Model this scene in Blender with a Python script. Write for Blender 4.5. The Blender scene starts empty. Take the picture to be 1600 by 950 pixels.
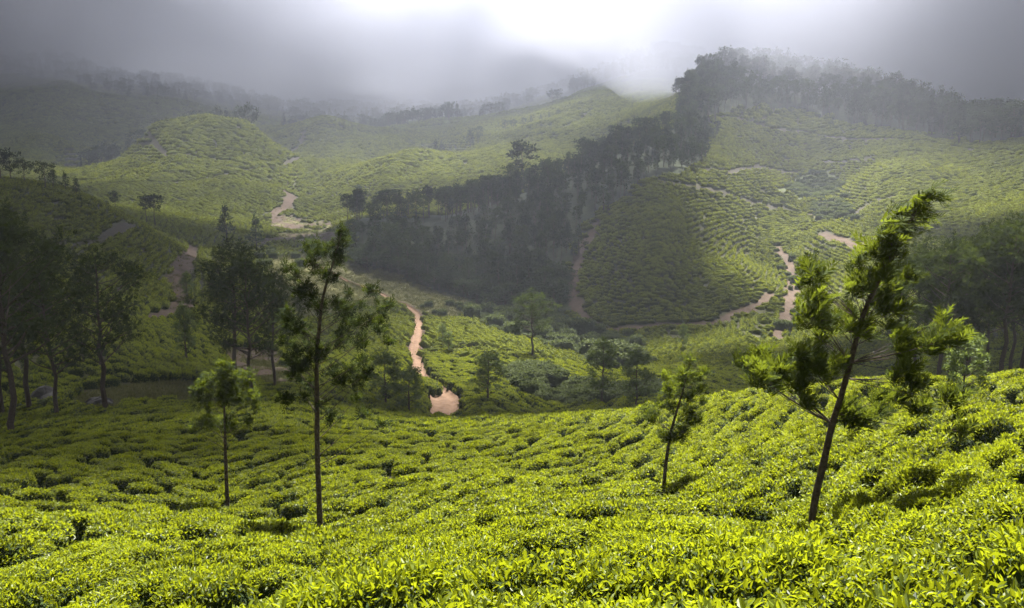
import bpy, math, random
import numpy as np
R = math.radians
rng = np.random.default_rng(11)
random.seed(5)
scene = bpy.context.scene
col = scene.collection

# ------------------------------------------------------------------ camera
F = 1386.0                     # focal length in photograph pixels (1600 wide)
PITCH = R(10.0)
CZ = 60.0                      # camera height above the datum
cam_d = bpy.data.cameras.new('camera')
cam_d.sensor_width = 36.0
cam_d.sensor_fit = 'HORIZONTAL'
cam_d.lens = F / 1600.0 * 36.0
cam_d.clip_start = 0.05
cam_d.clip_end = 20000
cam = bpy.data.objects.new('camera', cam_d)
cam.location = (0, 0, CZ)
cam.rotation_euler = (R(90) - PITCH, 0, 0)
col.objects.link(cam)
scene.camera = cam

# ------------------------------------------------------------------ light
SUN_EL, SUN_AZ = R(60), R(12)       # azimuth from +Y towards +X
world = bpy.data.worlds.new('World')
scene.world = world
world.use_nodes = True
wn = world.node_tree
sky = wn.nodes.new('ShaderNodeTexSky')
sky.sky_type = 'NISHITA'
sky.sun_disc = False
sky.sun_elevation = SUN_EL
sky.sun_rotation = SUN_AZ
sky.air_density = 1.0
sky.dust_density = 0.3
bg = wn.nodes['Background']
wn.links.new(sky.outputs[0], bg.inputs[0])
bg.inputs[1].default_value = 0.05
sun_d = bpy.data.lights.new('sun', 'SUN')
sun_d.energy = 5.0
sun_d.angle = R(1.2)
sun_d.color = (1.0, 0.955, 0.88)
sun = bpy.data.objects.new('sun', sun_d)
# lamp shines along its -Z
from mathutils import Vector, Matrix
SUN_DIR = Vector((math.sin(SUN_AZ) * math.cos(SUN_EL), math.cos(SUN_AZ) * math.cos(SUN_EL), math.sin(SUN_EL)))
sun.rotation_euler = SUN_DIR.to_track_quat('Z', 'Y').to_euler()
sun.location = (0, 0, 400)
col.objects.link(sun)

vs = scene.view_settings
vs.view_transform = 'Standard'
vs.look = 'None'
vs.gamma = 1.0
vs.exposure = 2.45
cy = scene.cycles
cy.max_bounces = 5
cy.diffuse_bounces = 2
cy.glossy_bounces = 1
cy.transmission_bounces = 3
cy.transparent_max_bounces = 24
cy.volume_bounces = 1
cy.caustics_reflective = False
cy.caustics_refractive = False
cy.use_denoising = True
cy.sample_clamp_indirect = 4.0
cy.use_adaptive_sampling = True
cy.adaptive_threshold = 0.02

# ------------------------------------------------------------------ helpers
cP, sP = math.cos(PITCH), math.sin(PITCH)
def px_dir(u, v):
    a = (np.asarray(u, float) - 800.0) / F
    b = (475.0 - np.asarray(v, float)) / F
    return a, cP + b * sP, -sP + b * cP
def at(u, v, Y):
    """the point seen at photograph pixel (u, v), Y metres ahead of the camera"""
    dx, dy, dz = px_dir(u, v)
    t = Y / dy
    return np.array([t * dx, Y, CZ + t * dz])
def project(x, y, z):
    zz = z - CZ
    d = y * cP - zz * sP
    h = y * sP + zz * cP
    d = np.where(d < 0.05, 0.05, d)
    return 800.0 + F * x / d, 475.0 - F * h / d
def in_poly(u, v, poly):
    u = np.asarray(u); v = np.asarray(v)
    inside = np.zeros(u.shape, bool)
    n = len(poly)
    j = n - 1
    for i in range(n):
        xi, yi = poly[i]; xj, yj = poly[j]
        if yi != yj:
            c = ((yi > v) != (yj > v)) & (u < (xj - xi) * (v - yi) / (yj - yi) + xi)
            inside ^= c
        j = i
    return inside
def hash2(ix, iy, seed=0):
    h = (ix.astype(np.int64) * 374761393 + iy.astype(np.int64) * 668265263 + seed * 1442695041) & 0xffffffff
    h = ((h ^ (h >> 13)) * 1274126177) & 0xffffffff
    h = (h ^ (h >> 16)) & 0xffffffff
    return h / 4294967295.0
def vnoise(x, y, seed=0):
    x0 = np.floor(x); y0 = np.floor(y)
    fx = x - x0; fy = y - y0
    fx = fx * fx * (3 - 2 * fx); fy = fy * fy * (3 - 2 * fy)
    a = hash2(x0, y0, seed); b = hash2(x0 + 1, y0, seed)
    c = hash2(x0, y0 + 1, seed); d = hash2(x0 + 1, y0 + 1, seed)
    return (a * (1 - fx) + b * fx) * (1 - fy) + (c * (1 - fx) + d * fx) * fy * 1.0
def fbm(x, y, seed=0, octv=3):
    s = 0.0; a = 0.5; t = 0.0
    for o in range(octv):
        s = s + a * (vnoise(x * 2 ** o + 17.3 * o, y * 2 ** o - 9.1 * o, seed + o) - 0.5)
        t += a; a *= 0.5
    return s / t * 2
def smooth(e0, e1, x):
    t = np.clip((x - e0) / (e1 - e0), 0, 1)
    return t * t * (3 - 2 * t)

def mesh_np(name, V, quads=None, tris=None, mats=(), qmat=None, tmat=None, smooth_shade=False, attrs=None):
    me = bpy.data.meshes.new(name)
    V = np.asarray(V, np.float32)
    nq = 0 if quads is None else len(quads)
    nt = 0 if tris is None else len(tris)
    me.vertices.add(len(V))
    me.vertices.foreach_set('co', V.ravel())
    loops = []
    if nq: loops.append(np.asarray(quads, np.int32).ravel())
    if nt: loops.append(np.asarray(tris, np.int32).ravel())
    if loops:
        L = np.concatenate(loops)
        me.loops.add(len(L))
        me.loops.foreach_set('vertex_index', L)
        me.polygons.add(nq + nt)
        st = np.concatenate([np.arange(nq) * 4, nq * 4 + np.arange(nt) * 3]).astype(np.int32)
        me.polygons.foreach_set('loop_start', st)
        mi = np.zeros(nq + nt, np.int32)
        if qmat is not None: mi[:nq] = qmat
        if tmat is not None: mi[nq:] = tmat
        me.polygons.foreach_set('material_index', mi)
        me.polygons.foreach_set('use_smooth', np.full(nq + nt, smooth_shade, bool))
    for m in mats: me.materials.append(m)
    if attrs:
        for k, (typ, arr) in attrs.items():
            at_ = me.attributes.new(k, typ, 'POINT')
            fld = {'FLOAT': 'value', 'INT': 'value', 'FLOAT_VECTOR': 'vector', 'FLOAT_COLOR': 'color'}[typ]
            at_.data.foreach_set(fld, np.asarray(arr, np.int32 if typ == 'INT' else np.float32).ravel())
    me.update(calc_edges=True)
    return me
def obj(name, data, parent=None, loc=(0, 0, 0), label=None, cat=None, group=None, kind=None):
    o = bpy.data.objects.new(name, data)
    col.objects.link(o)
    o.location = loc
    if parent is not None: o.parent = parent
    if label: o['label'] = label
    if cat: o['category'] = cat
    if group: o['group'] = group
    if kind: o['kind'] = kind
    return o

# ------------------------------------------------------------------ materials
def new_mat(name):
    m = bpy.data.materials.new(name)
    m.use_nodes = True
    nt = m.node_tree
    for n in list(nt.nodes): nt.nodes.remove(n)
    out = nt.nodes.new('ShaderNodeOutputMaterial')
    return m, nt, out
def leaf_material(name, old, young, trans, trans_amt=0.45, rough=0.42, spec=0.35, rnd=0.25, nscale=0.6):
    """leaf colour runs from old to young by the 'tint' attribute, varied by plant and by patches of noise"""
    m, nt, out = new_mat(name)
    N = nt.nodes.new; Lk = nt.links.new
    a = N('ShaderNodeAttribute'); a.attribute_name = 'tint'
    oi = N('ShaderNodeObjectInfo')
    geo = N('ShaderNodeNewGeometry')
    noi = N('ShaderNodeTexNoise'); noi.inputs['Scale'].default_value = nscale; noi.inputs['Detail'].default_value = 2
    Lk(geo.outputs['Position'], noi.inputs['Vector'])
    s = N('ShaderNodeMath'); s.operation = 'MULTIPLY_ADD'
    Lk(oi.outputs['Random'], s.inputs[0]); s.inputs[1].default_value = rnd; s.inputs[2].default_value = -rnd * 0.5
    s2 = N('ShaderNodeMath'); s2.operation = 'MULTIPLY_ADD'
    Lk(noi.outputs['Fac'], s2.inputs[0]); s2.inputs[1].default_value = 0.7; s2.inputs[2].default_value = -0.35
    s3 = N('ShaderNodeMath'); s3.operation = 'ADD'; Lk(s.outputs[0], s3.inputs[0]); Lk(s2.outputs[0], s3.inputs[1])
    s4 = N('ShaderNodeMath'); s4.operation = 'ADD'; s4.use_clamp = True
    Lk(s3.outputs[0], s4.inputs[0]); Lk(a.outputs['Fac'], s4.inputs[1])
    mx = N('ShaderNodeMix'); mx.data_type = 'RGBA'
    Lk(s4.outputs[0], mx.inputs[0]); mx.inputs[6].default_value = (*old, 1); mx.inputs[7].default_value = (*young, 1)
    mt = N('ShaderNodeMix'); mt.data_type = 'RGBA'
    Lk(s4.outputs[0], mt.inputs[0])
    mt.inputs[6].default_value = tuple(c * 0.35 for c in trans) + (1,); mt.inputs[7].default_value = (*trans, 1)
    p = N('ShaderNodeBsdfPrincipled')
    Lk(mx.outputs[2], p.inputs['Base Color'])
    p.inputs['Roughness'].default_value = rough
    p.inputs['Specular IOR Level'].default_value = spec
    t = N('ShaderNodeBsdfTranslucent')
    Lk(mt.outputs[2], t.inputs['Color'])
    ms = N('ShaderNodeMixShader'); ms.inputs[0].default_value = trans_amt
    Lk(p.outputs[0], ms.inputs[1]); Lk(t.outputs[0], ms.inputs[2])
    Lk(ms.outputs[0], out.inputs['Surface'])
    return m
def rough_material(name, c1, c2, scale, detail=4, rough=0.9, bump=0.3, bdist=0.1, attr=None):
    m, nt, out = new_mat(name)
    N = nt.nodes.new; Lk = nt.links.new
    geo = N('ShaderNodeNewGeometry')
    noi = N('ShaderNodeTexNoise'); noi.inputs['Scale'].default_value = scale; noi.inputs['Detail'].default_value = detail
    noi.inputs['Roughness'].default_value = 0.65
    Lk(geo.outputs['Position'], noi.inputs['Vector'])
    rmp = N('ShaderNodeMapRange'); rmp.inputs[1].default_value = 0.3; rmp.inputs[2].default_value = 0.7
    Lk(noi.outputs['Fac'], rmp.inputs[0])
    mx = N('ShaderNodeMix'); mx.data_type = 'RGBA'
    Lk(rmp.outputs[0], mx.inputs[0]); mx.inputs[6].default_value = (*c1, 1); mx.inputs[7].default_value = (*c2, 1)
    p = N('ShaderNodeBsdfPrincipled'); p.inputs['Roughness'].default_value = rough
    p.inputs['Specular IOR Level'].default_value = 0.15
    if attr:
        a = N('ShaderNodeAttribute'); a.attribute_name = attr
        mm = N('ShaderNodeMix'); mm.data_type = 'RGBA'; mm.blend_type = 'MULTIPLY'; mm.inputs[0].default_value = 1
        Lk(a.outputs['Color'], mm.inputs[6]); Lk(mx.outputs[2], mm.inputs[7])
        Lk(mm.outputs[2], p.inputs['Base Color'])
    else:
        Lk(mx.outputs[2], p.inputs['Base Color'])
    b = N('ShaderNodeBump'); b.inputs['Strength'].default_value = bump; b.inputs['Distance'].default_value = bdist
    Lk(noi.outputs['Fac'], b.inputs['Height']); Lk(b.outputs[0], p.inputs['Normal'])
    Lk(p.outputs[0], out.inputs['Surface'])
    return m

M_tea = leaf_material('tea_leaf', (0.020, 0.038, 0.007), (0.122, 0.156, 0.009), (0.36, 0.41, 0.010), 0.42, 0.48, 0.3, 0.45, 0.35)
M_teafar = leaf_material('tea_leaf_far', (0.018, 0.030, 0.006), (0.145, 0.172, 0.012), (0.30, 0.33, 0.012), 0.34, 0.8, 0.08, 0.5, 0.03)
M_shell = rough_material('tea_inner', (0.012, 0.022, 0.006), (0.03, 0.05, 0.01), 9.0, 3)  # very dark green: shade inside and between bushes put into the colour
M_stem = rough_material('tea_stem', (0.06, 0.045, 0.03), (0.12, 0.1, 0.075), 14.0)
M_oak = leaf_material('oak_leaf', (0.012, 0.022, 0.007), (0.040, 0.060, 0.011), (0.085, 0.115, 0.012), 0.33, 0.75, 0.04, 0.3, 1.2)  # leaf colour darkened, as crowns look against the light
M_hero = leaf_material('oak_leaf_backlit', (0.020, 0.035, 0.009), (0.068, 0.092, 0.014), (0.20, 0.25, 0.018), 0.42, 0.7, 0.06, 0.2, 1.5)  # brighter copy of the oak leaf, backlight put into its colour
M_oakpale = leaf_material('oak_leaf_pale', (0.055, 0.085, 0.03), (0.12, 0.165, 0.05), (0.24, 0.31, 0.06), 0.4, 0.6, 0.12, 0.3, 1.2)
M_wood = leaf_material('wood_leaf', (0.015, 0.026, 0.011), (0.050, 0.070, 0.024), (0.055, 0.08, 0.018), 0.25, 0.8, 0.05, 0.9, 0.12)
M_scrub = leaf_material('scrub_leaf', (0.045, 0.062, 0.028), (0.11, 0.13, 0.058), (0.15, 0.19, 0.05), 0.3, 0.85, 0.05, 0.4, 0.6)
M_grass = leaf_material('grass_blade', (0.07, 0.075, 0.02), (0.15, 0.145, 0.05), (0.12, 0.13, 0.03), 0.3, 0.6, 0.2, 0.5, 0.4)
M_bark = rough_material('bark', (0.035, 0.026, 0.02), (0.11, 0.085, 0.065), 18.0, 5, 0.9, 0.8, 0.03)
M_ground = rough_material('soil_and_grass', (0.65, 0.65, 0.65), (1.25, 1.25, 1.25), 0.35, 8, 0.95, 0.6, 0.6, attr='col')
M_road = rough_material('red_dirt', (0.125, 0.075, 0.048), (0.23, 0.15, 0.098), 0.9, 8, 0.95, 0.7, 0.25)
M_rock = rough_material('grey_rock', (0.045, 0.043, 0.043), (0.13, 0.125, 0.12), 1.4, 8, 0.9, 0.8, 0.2)

# ------------------------------------------------------------------ terrain
# survey points of the canopy/ground: (pixel u, pixel v, metres ahead)
SURVEY = [
 # near slope below the viewpoint
 (1600,950,2.8),(1200,950,3.1),(800,950,3.8),(400,950,6.0),(0,950,8.0),(-200,950,9.5),(1800,950,2.5),
 (1600,860,4.6),(1300,880,5.2),(1000,870,7.0),(700,870,8.5),(400,870,11.0),(0,870,13),
 (1600,760,8.5),(1450,790,7.6),(1265,815,11.5),(1000,800,13.5),(800,800,15),(500,828,17.5),(300,815,17),(0,812,17.5),
 (-200,812,19),(1800,760,8),
 (0,800,20),(200,797,20.5),(355,788,23),(500,770,24),(700,750,24.5),(1038,762,19.5),(1200,740,17.5),(1400,700,16.5),(1600,690,14),
 (0,740,28),(200,740,28),(400,725,30),(600,710,32),(800,700,33),(1000,690,31),(1200,660,29),(1400,640,26),(1600,630,24),(1800,620,22),
 (-200,740,30),
 (0,685,40),(90,660,47),(165,645,53),(300,640,54),(420,632,54),(560,655,48),(700,658,50),(850,648,52),(1000,640,50),(1100,622,48),(1250,604,45),(1400,594,42),(1600,585,38),(1800,580,35),
 # behind the crest
 (-200,650,58),(0,625,66),(100,625,65),(200,612,70),(300,605,74),(400,605,76),(450,585,85),(380,560,96),(560,620,75),(640,625,78),(697,652,72),(760,640,74),
 (690,605,93),(655,580,110),(650,545,135),(650,500,175),(645,476,205),(600,458,232),(560,440,260),
 (850,655,72),(1000,640,72),(1100,640,66),(1250,640,62),(1400,640,58),(1500,640,55),(1600,640,52),(1800,640,50),
 (760,600,98),(850,605,98),(930,625,86),(1000,618,86),(1100,603,100),(1050,580,120),(950,562,140),(850,550,137),(760,560,125),(740,500,180),(1150,530,172),(1050,522,182),(1220,540,166),(1200,502,190),
 (1300,600,100),(1450,600,92),(1600,600,85),(1800,600,80),(1300,540,150),(1450,540,140),(1600,540,130),(1350,470,200),(1500,470,185),(1650,460,170),
 # left spur
 (-200,560,85),(0,570,82),(100,570,83),(200,565,86),(300,545,98),(300,480,128),(200,470,125),(250,430,150),(100,400,145),(0,390,140),(150,380,165),(250,380,182),(330,460,155),(380,480,160),
 (-200,340,165),(0,330,168),(100,345,178),(-200,272,195),(0,288,192),(120,306,202),(200,342,208),(265,374,212),
 (-200,300,270),(0,310,270),(120,320,270),(220,352,262),(300,395,240),(350,410,250),(420,440,215),(480,470,190),(450,520,140),(540,520,145),(560,570,105),
 # valley floor
 (350,380,300),(420,390,290),(480,400,285),(520,405,285),(440,350,400),(500,360,370),(520,335,420),(480,315,470),(470,295,510),(600,318,430),
 # dome on the far left of the valley
 (200,305,420),(280,330,390),(340,345,370),(150,268,560),(230,250,560),(320,240,550),(400,240,560),(450,265,540),(250,290,455),(340,295,455),(430,300,470),
 (240,208,600),(320,186,625),(390,200,612),(440,238,595),(320,235,740),(200,262,700),(440,250,690),(120,270,700),(130,285,500),
 # second dome and the slope behind
 (510,187,850),(450,200,820),(580,210,810),(510,225,750),(600,235,700),(560,260,600),(510,212,980),(650,210,850),(700,205,900),
 # sunlit dome in the middle
 (540,295,490),(600,285,480),(640,232,565),(600,252,545),(690,238,570),(740,244,555),(560,275,520),(640,268,510),(700,262,510),(760,262,500),(600,272,650),(700,256,690),(700,290,450),(620,310,430),(780,285,440),(640,262,660),(770,232,620),(720,222,740),
 (800,240,560),(850,195,720),(950,160,790),(1000,148,820),(880,225,620),(830,265,480),
 # wooded spur
 (560,402,300),(620,422,268),(700,452,236),(780,468,222),(850,485,205),(870,400,250),(900,335,290),(950,302,312),(760,390,268),(650,372,300),(560,352,330),(620,345,325),(700,340,318),
 (800,308,332),(870,278,352),(950,240,385),(1060,202,435),(700,345,380),(800,322,410),(870,300,430),(950,262,470),(600,340,370),
 # tea hill nose
 (900,500,195),(940,512,189),(1000,507,191),(1100,502,195),(1180,482,205),(1205,455,218),(1000,430,218),(950,400,239),(900,430,228),(1050,350,265),(1010,292,318),(1100,400,241),(1150,430,224),(1130,350,299),(1180,395,276),
 (1235,440,238),(1220,395,280),(1270,332,340),(1295,300,385),(1250,268,430),(1225,500,195),
 (1100,262,372),(1150,232,425),(1200,190,510),(1130,292,345),(1220,302,362),(1170,335,326),(1080,225,430),
 # right-hand slopes
 (1300,372,275),(1350,330,312),(1350,285,365),(1400,262,372),(1500,242,402),(1500,322,300),(1600,332,272),(1600,262,362),(1450,382,242),(1300,420,240),(1350,400,240),(1800,330,260),(1800,250,360),
 (1065,160,535),(1120,128,610),(1200,118,630),(1300,138,610),(1400,168,570),(1490,205,515),(1550,203,500),(1600,200,500),(1800,195,500),
 (1120,160,760),(1200,165,800),(1300,180,800),(1400,205,760),(1500,235,700),(1600,235,700),(1800,235,700),
 # far hills
 (-200,155,1250),(0,118,1300),(150,110,1400),(300,138,1500),(450,165,1600),(600,172,1600),(750,170,1600),(0,190,1000),(150,185,1000),(250,200,950),(-200,220,800),(0,225,720),(100,230,720),
 (120,165,1050),(40,160,1100),(380,190,1100),(700,185,1200),
 (900,150,980),(980,122,1040),(1030,98,1080),(1100,108,1120),(1200,125,1250),(1400,150,1300),(1600,160,1300),(1800,160,1300),(850,175,960),(800,185,1000),
 (-200,150,2200),(150,150,2300),(500,170,2300),(800,165,2300),(1050,130,2000),(1300,170,2300),(1800,170,2300),
 (-200,190,3600),(300,190,3600),(800,190,3600),(1300,190,3600),(1800,190,3600),
]
SV = np.array(SURVEY, float)
_dx, _dy, _dz = px_dir(SV[:, 0], SV[:, 1])
_A = _dx / _dy
_E = _dz / _dy
_Lg = np.log(SV[:, 2])
KA, KL = 3.2, 1.0
_C = np.stack([_A * KA, _Lg * KL], 1)
def _tps(r2):
    return 0.5 * r2 * np.log(r2 + 1e-12)
_n = len(_C)
_K = _tps(((_C[:, None, :] - _C[None, :, :]) ** 2).sum(-1)) + np.eye(_n) * 2e-4
_P = np.concatenate([np.ones((_n, 1)), _C], 1)
_S = np.zeros((_n + 3, _n + 3)); _S[:_n, :_n] = _K; _S[:_n, _n:] = _P; _S[_n:, :_n] = _P.T
_W = np.linalg.solve(_S, np.concatenate([_E, np.zeros(3)]))
def height(x, y, rough=True):
    """ground height (datum metres) at world x, y for y > 1"""
    x = np.asarray(x, float); y = np.maximum(np.asarray(y, float), 1.0)
    shp = x.shape
    x = x.ravel(); y = y.ravel()
    a = np.clip(x / y, -0.78, 0.78); L = np.log(y)
    out = np.empty(len(x))
    for i in range(0, len(x), 40000):
        q = np.stack([a[i:i + 40000] * KA, L[i:i + 40000] * KL], 1)
        r2 = (q[:, 0:1] - _C[None, :, 0]) ** 2 + (q[:, 1:2] - _C[None, :, 1]) ** 2
        out[i:i + 40000] = _tps(r2) @ _W[:_n] + _W[_n] + q @ _W[_n + 1:]
    z = CZ + out * y - 0.62 - 0.16 * (1 - smooth(4, 13, y))
    if rough:
        amp = smooth(20, 260, y)
        z = z + amp * 2.2 * fbm(x / 70, y / 70, 3, 3) + smooth(220, 420, y) * 3.2 * fbm(x / 42, y / 60, 13, 2) + smooth(300, 900, y) * 9 * fbm(x / 190, y / 190, 9, 4) \
            + 0.16 * fbm(x / 5.5, y / 5.5, 5, 2) * smooth(2, 8, y) + smooth(60, 160, y) * 0.5 * fbm(x / 17, y / 17, 21, 2)
    return z.reshape(shp)
_YS = np.exp(np.linspace(math.log(1.5), math.log(3000), 900))
def ground_at(u, v, ymin=0.0):
    """first ground point along the sight line through pixel (u, v), farther than ymin"""
    dx, dy, dz = px_dir(u, v)
    ys = _YS[_YS >= ymin]
    xs = ys * (dx / dy); zr = CZ + ys * (dz / dy)
    h = height(xs, ys) + 0.3
    below = np.where(zr <= h)[0]
    if len(below) == 0:
        k = len(ys) - 1
    else:
        k = below[0]
    if k > 0 and len(below):
        d0 = zr[k - 1] - h[k - 1]; d1 = zr[k] - h[k]
        t = d0 / (d0 - d1 + 1e-9)
        y = ys[k - 1] + t * (ys[k] - ys[k - 1])
    else:
        y = ys[k]
    return float(y * dx / dy), float(y)
def world_line(pts, ymin=0.0):
    return np.array([ground_at(u, v, ymin) for u, v in pts])
def line_dist(x, y, P):
    d = np.full(np.shape(x), 1e9)
    for (x0, y0), (x1, y1) in zip(P[:-1], P[1:]):
        lo = min(x0, x1) - 25, min(y0, y1) - 25
        vx, vy = x1 - x0, y1 - y0
        t = np.clip(((x - x0) * vx + (y - y0) * vy) / (vx * vx + vy * vy + 1e-9), 0, 1)
        d = np.minimum(d, np.hypot(x - x0 - t * vx, y - y0 - t * vy))
    return d

# tracks and paths followed on the ground
ROAD = world_line([(700,652),(697,640),(694,614),(684,601),(668,593),(656,583),(650,562),(648,545),(651,520),(655,500),(650,485),(632,473),(600,459),(560,443),(530,430),(500,415),(470,402)], 62)
PATHS = [  # (line, half width, colour index)
 (world_line([(60,378),(150,377),(270,378)], 100), 1.6, 1),
 (world_line([(302,384),(290,405),(280,425),(270,445),(290,468),(278,482),(250,492)], 100), 1.5, 0),
 (world_line([(170,238),(260,243),(330,250),(390,260)], 300), 1.7, 1),
 (world_line([(165,288),(260,286),(340,276),(440,260),(500,247),(560,250)], 300), 1.8, 1),
 (world_line([(400,203),(480,202),(560,200)], 500), 2.4, 1),
 (world_line([(560,312),(640,298),(700,287),(790,268)], 300), 1.7, 1),
 (world_line([(1000,150),(930,170),(880,200),(800,222)], 500), 2.2, 1),
 (world_line([(935,342),(908,390),(896,430),(896,462),(912,492),(940,513),(1000,510),(1060,507),(1130,499),(1180,478),(1203,458)], 150), 1.5, 0),
 (world_line([(1020,282),(1080,291),(1150,306),(1200,320),(1262,333)], 200), 1.5, 1),
 (world_line([(1085,262),(1140,268),(1200,262),(1250,268)], 250), 1.6, 1),
 (world_line([(1120,182),(1250,203),(1400,217),(1500,231),(1600,236)], 350), 1.9, 1),
 (world_line([(1290,252),(1360,247),(1440,238)], 300), 1.7, 1),
 (world_line([(1283,364),(1315,374),(1345,384)], 200), 1.6, 0),
 (world_line([(1325,338),(1360,318),(1390,308)], 200), 2.0, 1),
 (world_line([(1212,385),(1232,402),(1240,440),(1234,470),(1228,500),(1216,525)], 150), 1.7, 0),
 (world_line([(440,296),(456,306),(448,322),(428,332),(432,345),(470,352),(505,350)], 300), 2.4, 0),
 (world_line([(400,378),(440,372),(480,366),(520,372)], 250), 3.0, 0),
]
# areas without tea: (pixel outline, nearest m, farthest m, colour index)
A_GRASS = [(88,642),(110,618),(180,600),(250,594),(310,598),(330,612),(310,632),(200,640),(160,646)]
A_BARE = [(345,545),(420,548),(458,570),(468,602),(420,612),(372,592),(352,572)]
A_VERGE = [(410,408),(470,396),(540,400),(600,422),(660,446),(730,470),(775,488),(735,500),(690,497),(664,492),(640,482),(600,470),(540,500),(470,500),(430,460)]
A_STREAM = [(420,352),(445,338),(500,342),(525,352),(530,378),(500,384),(455,380),(425,372)]
A_SCRUB1 = [(735,500),(752,480),(880,490),(930,518),(1000,540),(1010,575),(960,588),(900,562),(852,543),(802,525)]
A_SCRUB2 = [(775,578),(830,572),(880,600),(950,612),(1000,606),(1060,604),(1080,622),(900,645),(830,628)]
A_GULLY = [(1262,318),(1300,312),(1338,326),(1330,342),(1295,352),(1268,345)]
A_GULLY2 = [(1215,300),(1260,270),(1300,268),(1315,300),(1275,315)]
AREAS = [(A_GRASS, 52, 110, 2), (A_BARE, 62, 150, 0), (A_VERGE, 120, 330, 2), (A_STREAM, 280, 460, 0), (A_SCRUB1, 120, 230, 3), (A_SCRUB2, 66, 130, 3),
         (A_GULLY, 280, 420, 0), (A_GULLY2, 320, 470, 3)]
W_SPUR = [(553,338),(600,340),(700,336),(800,306),(870,278),(950,238),(1060,200),(1108,185),(1112,225),(1085,266),(1020,280),(962,320),(918,345),(893,400),(882,450),(893,488),(840,490),(760,478),(690,458),(620,430),(553,408)]
W_RIDGE = [(1062,205),(1066,155),(1120,120),(1200,105),(1300,125),(1400,155),(1494,195),(1497,222),(1400,206),(1300,186),(1190,166),(1115,180),(1100,205)]
W_RIGHT = [(1500,212),(1510,190),(1640,180),(1640,226),(1510,226)]
W_FAR = [(930,160),(985,112),(1030,88),(1120,95),(1200,118),(1090,140),(1065,150),(1010,140)]
WOODS = [(W_SPUR, 180, 470), (W_RIDGE, 430, 720), (W_RIGHT, 430, 600), (W_FAR, 900, 1250)]
SOIL = np.array([(0.078, 0.054, 0.038), (0.042, 0.036, 0.024), (0.13, 0.125, 0.05), (0.07, 0.085, 0.035), (0.05, 0.05, 0.022), (0.04, 0.05, 0.025), (0.05, 0.062, 0.03)])  # second entry darkened for the shadow line along cut paths
def classify(x, y, z):
    """0 dirt 1 path darkened for the shadow in its cut 2 grass 3 scrub 4 tea soil 5 wood floor 6 far hillside"""
    u, v = project(x, y, z)
    jx = u + (10 * fbm(x / 9, y / 9, 31, 3) + 8 * fbm(x / 2.2, y / 2.2, 33, 2)) * 1.0
    jv = v + (6 * fbm(x / 9, y / 9, 37, 3) + 4 * fbm(x / 2.2, y / 2.2, 39, 2)) * 1.0
    c = np.full(np.shape(x), 4, int)
    c[y > 980] = 6
    for poly, y0, y1, k in AREAS:
        m = in_poly(jx, jv, poly) & (y > y0) & (y < y1)
        if k == 0:                      # bare earth is broken up by rough grass and stray bushes
            n_ = fbm(x / 7, y / 7, 43, 3)
            c[m] = np.where(n_ > .08, 0, np.where(n_ > -.22, 2, 4))[m]
        else:
            c[m] = k
    for poly, y0, y1 in WOODS:
        c[in_poly(jx, jv, poly) & (y > y0) & (y < y1)] = 5
    for P, w, k in PATHS:
        m = (x > P[:, 0].min() - 12) & (x < P[:, 0].max() + 12) & (y > P[:, 1].min() - 12) & (y < P[:, 1].max() + 12)
        if m.any():
            d = line_dist(x[m], y[m], P)
            cm = c[m]
            cm[d < w * (0.65 + .7 * vnoise(x[m] / 5, y[m] / 5, 8))] = k
            c[m] = cm
    return c

NA, NR = 620, 860
aa = np.concatenate([-np.geomspace(8, 0.74, 26)[:-1], np.linspace(-0.72, 0.72, NA), np.geomspace(0.74, 8, 26)[1:]])
yy = np.concatenate([np.exp(np.linspace(math.log(1.2), math.log(1100), NR - 60)), np.geomspace(1112, 3150, 60)])
GA, GY = np.meshgrid(aa, yy)
GX = GA * GY
GX = np.clip(GX, -3100, 3100)
GZ = height(GX, GY)
roadd = np.full(GX.shape, 99.0)
_m = (GY > 55) & (GY < 330) & (np.abs(GA) < 0.4)
roadd[_m] = line_dist(GX[_m], GY[_m], ROAD)
GZ -= 0.55 * (1 - smooth(1.5, 2.6, roadd))           # the track is cut into the hillside
cls = classify(GX, GY, GZ)
cls[roadd < 1.9] = 0
colr = SOIL[cls]
_v = 0.85 + 0.35 * fbm(GX / 13, GY / 13, 41, 3)
colr = np.clip(colr * _v[..., None], 0.005, 0.6)
nrow, ncol = GX.shape
idx = np.arange(nrow * ncol).reshape(nrow, ncol)
quads = np.stack([idx[:-1, :-1], idx[:-1, 1:], idx[1:, 1:], idx[1:, :-1]], -1).reshape(-1, 4)
V = np.stack([GX, GY, GZ], -1).reshape(-1, 3)
C4 = np.concatenate([colr.reshape(-1, 3), np.ones((nrow * ncol, 1))], 1)
# hillside behind the viewpoint
bx, by = np.meshgrid(np.linspace(-400, 400, 60), np.linspace(-400, 1.2, 40))
bz = height(np.clip(bx, -0.9, 0.9), np.full(bx.shape, 1.2), False) + 60 * (1 - np.exp((by - 1.2) * .42 / 60)) + 0.02 * bx
bi = np.arange(bx.size).reshape(bx.shape) + len(V)
quads = np.concatenate([quads, np.stack([bi[:-1, :-1], bi[:-1, 1:], bi[1:, 1:], bi[1:, :-1]], -1).reshape(-1, 4)])
V = np.concatenate([V, np.stack([bx, by, bz], -1).reshape(-1, 3)])
C4 = np.concatenate([C4, np.tile([*SOIL[4], 1.0], (bx.size, 1))])
terrain = obj('terrain', mesh_np('terrain', V, quads, mats=[M_ground], smooth_shade=True, attrs={'col': ('FLOAT_COLOR', C4)}), kind='structure',
              label='steep tea-growing hillsides falling to a winding valley floor')
GZMIN, GZMAX = float(V[:, 2].min()), float(V[GX.size * 0:, 2].max())

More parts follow.
